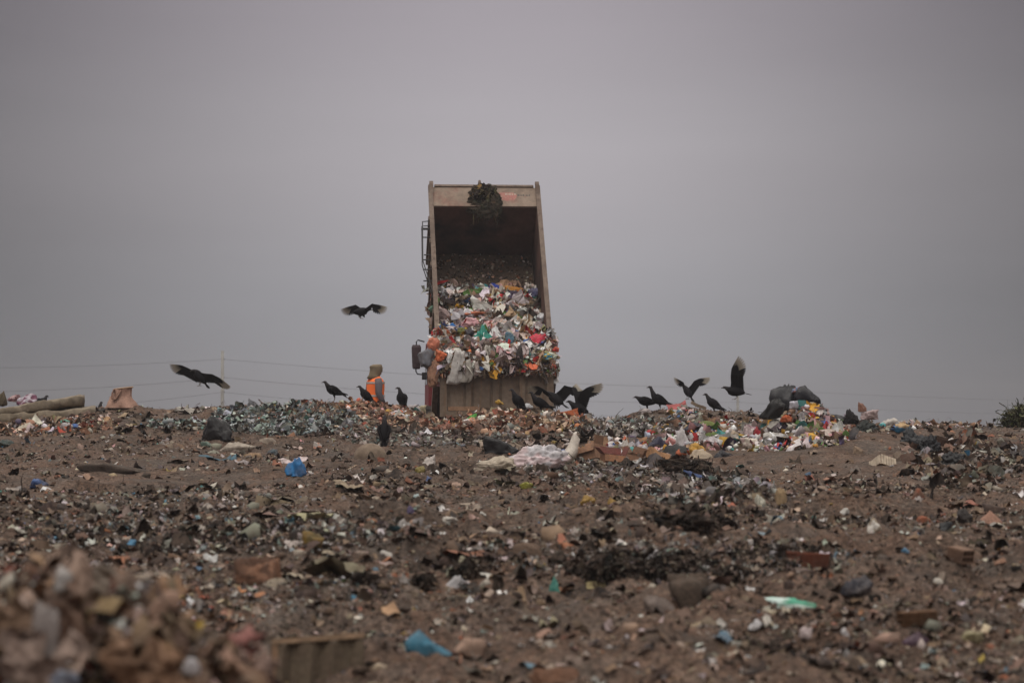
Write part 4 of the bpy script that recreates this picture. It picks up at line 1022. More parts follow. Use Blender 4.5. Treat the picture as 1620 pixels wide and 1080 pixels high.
for sx in (-1, 1):
    a = Acc()
    lo, hi = sorted((sx * (BW - .055), sx * BW))
    box(a, (lo, -.02, 0), (hi, LB + .06, HS)); w_ = bp('side_panel', a, M_BEDIN)
    o = Acc(); lo, hi = sorted((sx * (BW + .003), sx * (BW + .012)))
    box(o, (lo, -.02, -.04), (hi, LB + .06, HS - .002))
    for k_ in range(7):
        y0 = .25 + k_ * .72; lo2, hi2 = sorted((sx * (BW + .0125), sx * (BW + .06)))
        box(o, (lo2, y0, .0), (hi2, y0 + .11, HS - .12))
    bp('outer_skin', o, M_BEDOUT)
    a = Acc(); lo, hi = sorted((sx * (BW - .058), sx * (BW + .045)))
    box(a, (lo, -.04, HS + .002), (hi, LB + .62, HS + .09)); bp('top_rail', a, M_BEDOUT)
a = Acc(); box(a, (-BW + .06, LB + .003, 0), (BW - .06, LB + .07, HS)); bp('headboard', a, M_BEDIN)
# cab guard: plate continuing forward from the top of the headboard
a = Acc(); box(a, (-BW + .0585, LB + .0, HS - .02), (BW - .0585, LB + .60, HS + .028)); 
for k_ in range(3): box(a, (-BW + .09, LB + .08 + k_ * .2, HS - .10), (BW - .09, LB + .12 + k_ * .2, HS - .0205))
bp('cab_guard', a, M_GUARD)
a = Acc(); box(a, (-BW + .1, LB + .603, HS - .06), (BW - .1, LB + .66, HS + .06)); bp('guard_lip', a, M_BEDOUT)
for sx in (-1, 1):
    a = Acc(); V = [(sx * (BW + .02), LB + .35, HS + .092), (sx * (BW + .02), LB + .66, HS + .092), (sx * (BW + .02), LB + .66, HS + .17), (sx * (BW + .02), LB + .58, HS + .17)]
    V2 = [(x - sx * .09, y, z) for x, y, z in V]
    a.add(V + V2, quads=[(0, 1, 2, 3), (7, 6, 5, 4), (0, 4, 5, 1), (1, 5, 6, 2), (2, 6, 7, 3), (3, 7, 4, 0)]); bp('corner_ear', a, M_BEDOUT)
a = Acc(); loft(a, [(-.1, LB + .64, HS + .05), (-.1, LB + .74, HS + .12)], [.05, .025], 8); bp('lifting_lug', a, M_BEDOUT, smooth=True)
# red paint patch and worn lettering-like scuffs on the guard are part of its paint; spots of red primer
M_RED = mat_paint('red_primer', (.36, .15, .13), (.42, .22, .18), (.36, .26, .2), .8, 3, False)
a = Acc(); v, t = ico(2); p = v * np.array([.24, .14, .002]) * (1 + .4 * fbm(v * 3, 2, 3))[:, None] + np.array([.52, LB + .32, HS + .0285]); a.add(p, tris=t); bp('primer_patch', a, M_RED)
M_LETTER = mat_plain('faded_white_marks', (.40, .33, .28), .8)
a = Acc()
for (dx, dy, w_, h_) in ((-.20, .0, .035, .05), (-.15, .01, .03, .03), (-.11, .0, .04, .05), (-.05, .0, .03, .04), (.0, .01, .045, .03)):
    box(a, (.68 + dx, LB + .36 + dy, HS + .0285), (.68 + dx + w_, LB + .36 + dy + h_, HS + .0305))
bp('worn_marking', a, M_LETTER)
a = Acc()
for (dx, w_, h_) in ((.08, .05, .05), (.15, .03, .04), (.20, .04, .05), (.27, .05, .04), (.34, .03, .05)): box(a, (.68 + dx, LB + .33, HS + .0285), (.68 + dx + w_, LB + .33 + h_, HS + .0305))
bp('worn_marking', a, M_IRON)
# fixed lower rear plate, then the tailgate hanging upright from its top hinges
a = Acc(); box(a, (-BW + .06, -.045, -.06), (BW - .06, -.002, HS - .03)); bp('rear_plate', a, M_BEDIN)
HP = BT @ Vector((0, -.12, HS + .10)); TGM = Matrix.Translation((0, HP.y - .05, HP.z))
TG = 1.06
def tgp(name, a, mat):
    a.xf(TGM); return link(name, a.mesh(name), mat, truck)
a = Acc(); box(a, (-BW + .02, -.04, -TG), (BW - .0, .0, 0)); tgp('tailgate', a, M_GATE)
a = Acc()
for (x0, x1, z0, z1) in [(-BW + .02, -BW + .17, -TG + .0, 0), (BW - .15, BW, -TG, 0), (-BW + .171, BW - .151, -TG, -TG + .13), (-BW + .171, BW - .151, -.2, 0),
        (-.66, -.55, -TG + .131, -.201), (-.08, .06, -TG + .131, -.201), (.50, .62, -TG + .131, -.201)]:
    box(a, (x0, -.095, z0), (x1, -.0405, z1))
tgp('tailgate_frame', a, M_GATE)
a = Acc()
for x0, x1 in ((-1.0, -.72), (-.49, -.14), (.12, .44), (.68, 1.03)):
    box(a, (x0, -.062, -TG + .19), (x1, -.0406, -.26))
tgp('tailgate_pressing', a, M_GATE)
a = Acc(); box(a, (-1.05, -.102, -TG + .132), (-.36, -.096, -TG + .225)); tgp('rust_streak_plate', a, mat_paint('rusty_plate', (.26, .14, .08), (.30, .18, .11), (.2, .12, .08), .85, 3, False))
for sx in (-1, 1):     # tailgate hinges at the top corners and side posts at the rear
    a = Acc(); lo, hi = sorted((sx * (BW - .02), sx * (BW + .10))); box(a, (lo, -.16, -.12), (hi, -.022, HS + .12)); bp('rear_post', a, M_BEDOUT)
    a = Acc(); lo, hi = sorted((sx * (BW - .12), sx * (BW + .13))); loft(a, [(lo, -.10, HS + .16), (hi, -.10, HS + .16)], [.05, .05], 10); bp('tailgate_hinge', a, M_IRON, smooth=True)
for k_, (xx, hh) in enumerate(((1.37, .40), (1.36, .15), (1.37, .75))):
    a = Acc(); box(a, (BW + .0995, -.12, hh), (xx + .02, -.06, hh + .045)); bp('latch_hook', a, M_IRON)
# ladder on the left flank, standing off the side
a = Acc(); X0, X1 = -BW - .03, -BW - .20
LS = [(X0, LB - .38, HS * .95), (X1, LB - .40, HS * .95), (X1 - .03, LB - 1.62, HS * .95), (X0 + .0, LB - 2.62, HS * .95)]
for off in (0, -.05):
    loft(a, [(x + (0 if i in (0, 3) else off * .2), y, z + off * 3.0) for i, (x, y, z) in enumerate(LS)], [.012] * 4, 6)
for t_ in (.10, .35, 1.05, 1.35, 1.7):
    y0 = LB - .42 - t_; box(a, (X1 - .03, y0, HS * .95 - .15), (X0, y0 + .02, HS * .95 - .13))
for y0 in (LB - .62, LB - 1.45): box(a, (X1, y0, HS * .95 - .012), (X0, y0 + .02, HS * .95 + .008))
bp('side_ladder', a, M_BLACK)
# chassis, ram, axles
a = Acc()
for x0 in (-.55, .40): box(a, (x0, -.10, .78), (x0 + .15, 7.0, 1.02))
for y0 in (.0, 2.2, 4.4, 6.4): box(a, (-.3995, y0, .82), (.3995, y0 + .12, .98))
bp('chassis', a, M_IRON, xf=False)
a = Acc(); mid = BT @ Vector((0, 3.6, -.05)); st = Vector((0, 3.0, .9))
loft(a, [st, st.lerp(mid, .45)], [.13, .13], 14); loft(a, [st.lerp(mid, .45), st.lerp(mid, .75)], [.10, .10], 14); loft(a, [st.lerp(mid, .75), mid], [.07, .07], 14)
bp('hydraulic_ram', a, M_IRON, xf=False, smooth=True)
a = Acc()
for sx in (-1, 1):
    box(a, (sx * 1.0 - .22, -.22, .25), (sx * 1.0 + .22, -.20, .95))
bp('rear_mudflap', a, M_RUBBER, xf=False)
a = Acc(); box(a, (-1.15, -.16, .50), (1.15, -.08, .64)); bp('bumper_bar', a, M_IRON, xf=False)
def wheel(x, y, dual=True):
    w = bpy.data.objects.new('wheel', None); COL.objects.link(w); w.parent = truck; w.location = (x, y, .52)
    for k_ in ((-.16, .16) if dual else (0,)):
        a = Acc(); V = []; n = 28; prof = [(.30, -.13), (.42, -.14), (.50, -.12), (.52, -.06), (.52, .06), (.50, .12), (.42, .14), (.30, .13)]
        for (r_, o_) in prof:
            for j in range(n):
                an = 2 * math.pi * j / n; V.append((o_ + k_, r_ * math.cos(an), r_ * math.sin(an)))
        m_ = len(prof); Q = [(i * n + j, i * n + (j + 1) % n, ((i + 1) % m_) * n + (j + 1) % n, ((i + 1) % m_) * n + j) for i in range(m_) for j in range(n)]
        a.add(V, quads=Q); link('tyre', a.mesh('tyre', True), M_RUBBER, w)
    a = Acc(); o_ = .1 if x > 0 else -.1; loft(a, [(o_ * -1, 0, 0), (o_, 0, 0), (o_ * 1.3, 0, 0)], [.29, .29, .12], 20); link('rim', a.mesh('rim'), M_IRON, w)
for y in (.95, 2.35):
    for sx in (-1, 1): wheel(sx * .95, y)
for sx in (-1, 1): wheel(sx * 1.05, 6.6, False)
# cab
CY0, CY1, CZ0, CZ1 = 5.75, 7.5, .75, 2.95
a = Acc()
prof = [(CY0, CZ0), (CY0, CZ1 - .12), (CY0 + .15, CZ1), (CY1 - .5, CZ1), (CY1 - .12, CZ1 - .25), (CY1, CZ1 - 1.2), (CY1, CZ0)]
V = [(-1.09, y, z) for y, z in prof] + [(1.09, y, z) for y, z in prof]; k_ = len(prof)
Q = [(i, (i + 1) % k_, (i + 1) % k_ + k_, i + k_) for i in range(k_)]
T = [(0, i + 1, i) for i in range(1, k_ - 1)] + [(k_, k_ + i, k_ + i + 1) for i in range(1, k_ - 1)]
a.add(V, quads=Q, tris=T); cab = bp('cab', a, M_CAB, xf=False)
for sx in (-1, 1):
    a = Acc(); lo, hi = sorted((sx * 1.093, sx * 1.10)); box(a, (lo, CY0 + .5, 1.95), (hi, CY1 - .35, 2.6)); link('side_window', a.mesh('side_window'), M_GLASS, cab)
a = Acc(); box(a, (-.7, CY0 - .008, 2.0), (.7, CY0 - .002, 2.6)); link('rear_window', a.mesh('rear_window'), M_GLASS, cab)
a = Acc(); 
for sx in (-1, 1):
    lo, hi = sorted((sx * .95, sx * 1.33)); box(a, (lo, CY0 - .45, 1.05), (hi, CY0 - .05, 1.42)); box(a, (lo, CY0 - .44, .55), (hi - (.06 if sx > 0 else -0.0), CY0 - .06, 1.049))
bp('fuel_tank', a, M_IRON, xf=False)
for sx in (-1, 1):
    a = Acc(); lo, hi = sorted((sx * 1.0, sx * 1.42)); box(a, (lo, 4.6, 1.33), (hi, 5.24, 1.40)); box(a, (lo + .02, 4.62, .62), (hi - .02, 5.2, 1.329)); bp('side_locker', a, M_IRON, xf=False)
# mirrors with their arms
for sx in (-1, 1):
    mr = bpy.data.objects.new('wing_mirror', None); COL.objects.link(mr); mr.parent = truck; mr.location = (sx * 1.11, CY1 - .15, 2.42)
    a = Acc(); 
    pts = [(0, 0, .60), (sx * .16, -.05, .64), (sx * .20, -.06, .60), (sx * .20, -.06, .40)]
    loft(a, pts, [.018] * 4, 6); link('upper_arm', a.mesh('upper_arm'), M_BLACK, mr); a = Acc()
    loft(a, [(sx * .21, -.06, .14), (sx * .21, -.06, -.14), (sx * .17, -.05, -.20), (0, 0, -.22)], [.018] * 4, 6); box(a, (-.06, -.05, -.34), (.06, .05, -.16)); link('lower_arm', a.mesh('lower_arm'), M_BLACK, mr)
    a = Acc(); loft(a, [(sx * .20, -.06, -.08), (sx * .20, -.06, -.04), (sx * .20, -.06, .46), (sx * .20, -.06, .52)], [(.075, .03), (.10, .05), (.12, .05), (.09, .03)], 14, side=(1, 0, 0)); link('housing', a.mesh('housing'), M_MIRRORBACK, mr)
    a = Acc(); box(a, (sx * .20 - .07, -.1135, .07), (sx * .20 + .07, -.1125, .42)); link('mirror_glass', a.mesh('mirror_glass'), M_MIRRORBACK, mr)

# --- the load
RT = Matrix.Translation((HX, TY, TZ)) @ Matrix.Rotation(YAW, 4, 'Z') @ BT
RTn = np.array(RT)
def bed_to_world(x, s_, h):
    P = np.stack([x, s_, h], -1); return P @ RTn[:3, :3].T + RTn[:3, 3]
def load_h(x, s_):
    e = np.clip(1 - s_ / 3.75, 0, 1)
    return 1.95 * e ** .85 * (1 - .10 * (x / 1.2) ** 2) + .10 * fbm(np.stack([x * 2, s_ * 2], -1), 3, 5) * np.clip(e * 4, 0, 1)
def build_load():
    n = 60; xs = np.linspace(-1.19, 1.19, n); ss = np.linspace(-.04, 3.8, n); X, S_ = np.meshgrid(xs, ss)
    Hh = load_h(X, S_) - .05
    P = bed_to_world(X, S_, Hh).reshape(-1, 3); i = np.arange(n * n).reshape(n, n)
    q = np.stack([i[:-1, :-1], i[:-1, 1:], i[1:, 1:], i[1:, :-1]], -1).reshape(-1, 4)
    a = Acc(); a.add(P, quads=q, col=(*lin((92, 74, 60)), .9))
    def pts(m, s0=-.25, s1=3.8):
        x = RNG.uniform(-1.17, 1.17, m); s_ = RNG.uniform(s0, s1, m)
        h = load_h(x, np.maximum(s_, 0)) + RNG.uniform(-.04, .10, m)
        return bed_to_world(x, s_, h), s_
    PL = P_BRIGHT + [(9, (150, 126, 104), .9), (8, (120, 98, 80), .9), (6, (186, 172, 160), .6), (5, (100, 88, 78), .8), (4, (60, 52, 52), .6)]
    p, s_ = pts(900); sheets(a, p, RNG.uniform(.10, .26, 900), palette(900, PL), 5, (.5, 1), .3, (0, 90))
    p, s_ = pts(620); sheets(a, p, RNG.uniform(.24, .52, 620), palette(620, PL), 8, (.5, 1), .24, (0, 75))
    p, s_ = pts(620); chunks(a, p, RNG.uniform(.08, .26, 620), palette(620, PL), 2, (.5, 1), .10)
    p, s_ = pts(700, -.2, 1.6); ribbons(a, p, RNG.uniform(.15, .5, 700), RNG.uniform(.01, .05, 700), palette(700, P_TAN + P_BRIGHT), 5, .5, -.1)
    # spill over the tailgate's top edge and corners
    m = 900; x = RNG.uniform(-1.28, 1.24, m); dn = RNG.uniform(0, 1, m) ** 1.8
    fr = .06 + .20 * dn * (1 + .5 * np.sin(x * 4 + 1))
    fr = fr * .35; p = bed_to_world(x, -.20 - .10 * (1 - dn) * RNG.uniform(.3, 1, m) - fr * .45, HS + .26 - fr * .8)
    c = palette(m, P_TAN + P_BRIGHT); sheets(a, p, RNG.uniform(.07, .22, m), c, 4, (.4, 1), .3, (30, 90))
    k = 500; ribbons(a, p[:k], RNG.uniform(.06, .20, k), RNG.uniform(.01, .035, k), palette(k, P_TAN), 5, .4, -.9)
    # spill hanging at both sides of the rear
    m = 420; sx = RNG.choice([-1, 1], m, p=[.55, .45]); p = bed_to_world(sx * RNG.uniform(1.05, 1.30, m), RNG.uniform(-.25, .95, m), HS + .16 - RNG.uniform(0, 1, m) ** 2 * .5)
    sheets(a, p, RNG.uniform(.10, .30, m), palette(m, P_BRIGHT + P_TAN), 5, (.4, 1), .3, (20, 90))
    o = link('household_rubbish_load', a.mesh('household_rubbish_load'), M_LOAD); o['kind'] = 'stuff'
    # grime and scraps stuck to the bed floor above the load
    a = Acc(); m = 210; x = RNG.uniform(-1.15, 1.15, m); s_ = 3.5 + 1.42 * RNG.uniform(0, 1, m) ** 1.1
    p = bed_to_world(x, s_, .07 + RNG.uniform(0, .03, m)); c = palette(m, P_EARTH + P_TAN + [(14, (190, 184, 178), .6), (3, (90, 120, 170), .5), (3, (180, 90, 60), .6)])
    sz = .025 * (5 ** (RNG.uniform(0, 1, m) ** 2.2)); sheets(a, p, sz, c, 4, (.5, 1), .2, (0, 70)); 
    m = 500; x = RNG.uniform(-1.15, 1.15, m); s_ = RNG.uniform(3.4, 4.9, m)
    p = bed_to_world(x, s_, .055 * np.ones(m)); chunks(a, p, RNG.uniform(.02, .08, m), palette(m, P_EARTH + P_DARK), 1, (.5, 1), .2)
    o = link('scraps_stuck_to_bed', a.mesh('scraps_stuck_to_bed'), M_LOAD); o['kind'] = 'stuff'
build_load()
def load_bag(label, px, py, w, h, col, name='plastic_bag', lift=.05, cols2=None, rough=.4, amp=.2, neck=False, deep=.7, lean=0.0, spill=False, freq=2.4):
    """a bag lying on the load: find the point of the load seen at (px, py)"""
    o = np.zeros(3); r = ray(px, py)
    best = None
    for d in np.linspace(60.0, 67.5, 400):
        P = r * (d / r[1]); L = np.linalg.inv(RTn) @ np.array([*P, 1]); x, s_, hh = L[:3]
        if s_ > -.04 and hh < float(load_h(np.array([x]), np.array([max(s_, 0)]))[0]) + .02: best = P; break
    if best is not None and not spill: best = best * ((best[1] - .42) / best[1])
    w, h = w * 1.15, h * 1.15
    if best is None or spill: best = r * (((61.45 if best is None else min(best[1], 61.6)) - (0 if not spill else .12)) / r[1])
    s = best[1] / F
    seed = int(px * 3 + py) % 991
    p, t, c = lump(w * s, w * s * deep, h * s, 4, amp * 1.6, freq * 1.3, seed, .9, neck, lin(col), rough, None if cols2 is None else lin(cols2), lean)
    a = Acc(); a.add(p, tris=t, col=c)
    o = link(name, a.mesh(name, True), M_PLASTIC, loc=(best[0], best[1] - .02, best[2] - h * s * .5))
    tag(o, label, 'bag' if 'bag' in name else 'scrap')
load_bag('large teal bag in the middle of the tipped load', 764, 530, 28, 32, (10, 140, 124), neck=True)
load_bag('royal blue bag near the top of the tipped load', 783, 456, 20, 16, (44, 72, 170))
load_bag('orange tan sheet near the top right of the load', 812, 460, 28, 14, (206, 140, 60), rough=.7)
load_bag('slate blue bag at the top right corner of the load', 846, 464, 20, 16, (96, 96, 130))
load_bag('bright pink red bag at the right of the load', 852, 538, 26, 20, (214, 60, 84), cols2=(196, 40, 60))
load_bag('magenta red sheet beside the pink red bag', 868, 541, 14, 12, (190, 40, 66))
load_bag('orange round bag at the lower left corner of the load', 697, 562, 19, 18, (222, 116, 74), spill=True)
load_bag('salmon bag above the orange round bag', 686, 544, 18, 20, (214, 130, 104), spill=True)
load_bag('green bag near the upper left of the load', 692, 476, 10, 15, (70, 130, 40))
load_bag('pale green scrap against the left wall of the bed', 685, 489, 14, 14, (96, 130, 112), rough=.6)
load_bag('small red scrap at the upper left of the load', 686, 470, 9, 9, (200, 60, 50))
load_bag('pale pink bag left of the teal bag', 742, 511, 28, 16, (232, 180, 186))
load_bag('sky blue scrap at the left of the load', 695, 518, 15, 9, (40, 120, 190))
load_bag('second sky blue scrap, right of the first', 717, 516, 10, 10, (40, 110, 180))
load_bag('bright blue scrap in the upper middle of the load', 806, 493, 18, 9, (30, 110, 180))
load_bag('steel blue bag right of the large teal bag', 806, 536, 14, 20, (70, 110, 130))
load_bag('white bag at the upper left of the load', 701, 461, 26, 15, (222, 218, 218), amp=.3)
load_bag('long white bag along the top edge of the load', 722, 465, 30, 11, (206, 210, 210), amp=.3)
load_bag('white ball at the top right of the load', 836, 452, 11, 10, (210, 200, 190))
load_bag('small white ball beside the slate blue bag', 847, 455, 8, 8, (210, 206, 200))
load_bag('white round bag in the right middle of the load', 829, 506, 9, 11, (226, 220, 214))
load_bag('red and white bag near the top of the load', 792, 470, 14, 10, (200, 60, 66), cols2=(222, 200, 200))
load_bag('navy bag near the upper left of the load', 711, 476, 20, 8, (44, 46, 62))
load_bag('black bag left of the teal bag', 743, 526, 14, 16, (44, 40, 50))
load_bag('olive bag above the black bag', 731, 524, 14, 12, (104, 108, 56))
load_bag('red bag at the left of the load', 700, 533, 12, 8, (186, 40, 44))
load_bag('crimson bag in the upper middle of the load', 776, 474, 18, 6, (196, 60, 70))
load_bag('brick orange sheet across the left middle of the load', 752, 497, 30, 8, (186, 110, 80), rough=.8)
load_bag('white bag on the right shoulder of the load', 858, 503, 16, 16, (222, 222, 226), amp=.3)
load_bag('orange and red wrapper sticking out past the right rail', 879, 553, 10, 8, (220, 110, 80), name='wrapper', spill=True, cols2=(200, 60, 60))
load_bag('yellow and blue wrapper hanging at the right corner', 867, 564, 14, 10, (196, 170, 60), name='wrapper', spill=True, cols2=(70, 150, 180))
load_bag('clear grey bag hanging down the left of the tailgate', 719, 580, 24, 50, (206, 202, 198), spill=True, rough=.25, amp=.10, lean=.1, deep=.35)
load_bag('second clear bag hanging lower right of the first', 734, 586, 26, 34, (168, 162, 154), spill=True, rough=.3, amp=.10, deep=.35)
load_bag('small pale bag hanging in the middle of the tailgate', 754, 582, 11, 20, (190, 176, 170), spill=True, deep=.4)
load_bag('grey translucent bag dangling outside the left rear corner', 674, 566, 24, 34, (118, 120, 128), spill=True, rough=.25, amp=.1, neck=True, deep=.5)
load_bag('black strip of plastic hanging over the right of the tailgate', 822, 562, 10, 32, (48, 46, 50), name='plastic_strip', spill=True, deep=.4)
load_bag('stringy tan rag hanging down the left rear corner', 686, 590, 18, 40, (170, 128, 104), name='rag', spill=True, rough=.9, amp=.3, freq=3.4, deep=.4)
# tangle snagged on the cab guard
def tangle():
    P = RTn @ np.array([-.02, LB + .28, HS + .04, 1]); n = 900; a = Acc()
    r = RNG.normal(0, 1, (n, 3)); r /= np.linalg.norm(r, axis=1)[:, None]; r *= RNG.uniform(.3, 1, (n, 1)) ** .5
    p = r * np.array([.33, .14, .26]); p[:, 2] -= .03
    c = palette(n, [(8, (40, 42, 36), .9), (6, (58, 58, 44), .9), (3, (84, 78, 52), .9), (4, (30, 28, 30), .9), (1, (112, 86, 50), .9)])
    v, t = ico(4); q = v * np.array([.27, .10, .24]) * (1 + .45 * ridged(v * 1.9, 3, 3))[:, None]; a.add(q, tris=t, col=(*lin((42, 42, 36)), .95))
    for (ox, oz, sx, sz) in ((-.20, -.22, .17, .16), (.26, -.20, .14, .22), (.05, -.26, .2, .2)):
        q2 = v * np.array([sx, .08, sz]) * (1 + .5 * ridged(v * 2.2 + ox * 9, 3, 4))[:, None] + np.array([ox, -.09, oz]); a.add(q2, tris=t, col=(*lin((46, 46, 38)), .95))
    ribbons(a, p[:260] * .8, RNG.uniform(.12, .3, 260), RNG.uniform(.015, .05, 260), c[:260], 6, .5, -.8); sheets(a, p[:420] * .92, RNG.uniform(.10, .26, 420), c[:420], 6, (.4, 1), .22, (50, 90))
    k = 120; q = np.stack([RNG.uniform(-.26, .36, k), RNG.uniform(-.1, .0, k), RNG.uniform(-.42, -.05, k)], -1); ribbons(a, q, RNG.uniform(.15, .35, k), RNG.uniform(.01, .02, k), c[:k], 6, .5, -1.1)
    tag(link('tangled_netting', a.mesh('tangled_netting'), M_LIT, loc=P[:3]), 'dark green black tangle of netting snagged on the top of the raised bed', 'netting')
tangle()

# ------------------------------------------------------------------ black vultures
BK = (*lin((17, 15, 19)), .7); BK2 = (*lin((28, 26, 28)), .7); PALE = (*lin((150, 142, 130)), .7); HEADC = (*lin((52, 48, 50)), .8); LEGC = (*lin((120, 112, 106)), .8)
SIDE = lambda f: Vector((-f.y, f.x, 0)).normalized()
def feather(acc, base, tip, width, nrm, c0, c1):
    base, tip, nrm = Vector(base), Vector(tip), Vector(nrm).normalized(); d = tip - base; w = nrm.cross(d.normalized()) * width * .5
    V = []; C = []
    for t, k in ((0, .6), (.25, 1), (.65, 1), (.9, .7), (1.0, .12)):
        p = base + d * t - nrm * .03 * t * t * d.length
        V += [p - w * k + nrm * .0025, p + w * k - nrm * .0025]
        c = c0 if t < .4 else c1; C += [c, c]
    n = len(V); V += [v - nrm * .004 for v in V]; C += C
    Q = [(2 * i, 2 * i + 1, 2 * i + 3, 2 * i + 2) for i in range(4)] + [(n + 2 * i + 2, n + 2 * i + 3, n + 2 * i + 1, n + 2 * i) for i in range(4)]
    Q += [(2 * i, 2 * i + 2, n + 2 * i + 2, n + 2 * i) for i in range(4)] + [(2 * i + 3, 2 * i + 1, n + 2 * i + 1, n + 2 * i + 3) for i in range(4)]
    Q += [(1, 0, n, n + 1), (8, 9, n + 9, n + 8)]
    acc.add([tuple(v) for v in V], quads=Q, col=np.array(C))
def open_wing(root, S1, S2, C1, k, mirror=1, C2=None, pale=PALE, spread=1.0, dark=BK):
    """root: shoulder; S1: shoulder->wrist direction, S2: wrist->tip, C: trailing direction"""
    a = Acc(); root = Vector(root); S1, S2, C1 = Vector(S1).normalized(), Vector(S2).normalized(), Vector(C1).normalized()
    C2 = Vector(C2).normalized() if C2 is not None else C1
    wr = root + S1 * .34 * k; n1 = S1.cross(C1).normalized(); n2 = S2.cross(C2).normalized()
    loft(a, [root, root + S1 * .17 * k + C1 * .015 * k, wr, wr + S2 * .09 * k, wr + S2 * .16 * k], [(.045 * k, .026 * k), (.038 * k, .022 * k), (.028 * k, .018 * k), (.018 * k, .012 * k), (.006 * k, .004 * k)], 8, dark, side=C1)
    for i in range(11):
        b = root + S1 * (.005 + .034 * i) * k + C1 * .01 * k
        feather(a, b, b + (C1 * (.27 - .002 * i) + S1 * .012 * (i - 2)) * k, .058 * k, n1, dark, dark)
    for i in range(11):
        b = root + S1 * (.0 + .034 * i) * k - n1 * .006 * k
        feather(a, b, b + (C1 * .15) * k, .06 * k, n1, dark, dark)
    m = 10
    for j in range(m):
        t = j / (m - 1); b = wr + S2 * (.015 + .14 * t) * k; an = D2R((8 + 74 * t) * spread)
        dr = C2 * math.cos(an) + S2 * math.sin(an)
        L = (.27 + .13 * math.sin(t * 2.2)) * k
        feather(a, b, b + dr * L, (.052 - .012 * t) * k, n2, dark, pale if t > .35 else dark)
        if j < 8: feather(a, b - n2 * .005 * k, b + dr * L * .5 - n2 * .005 * k, .055 * k, n2, dark, dark)
    return a
GROUPV = 'black vultures on and over the dump'
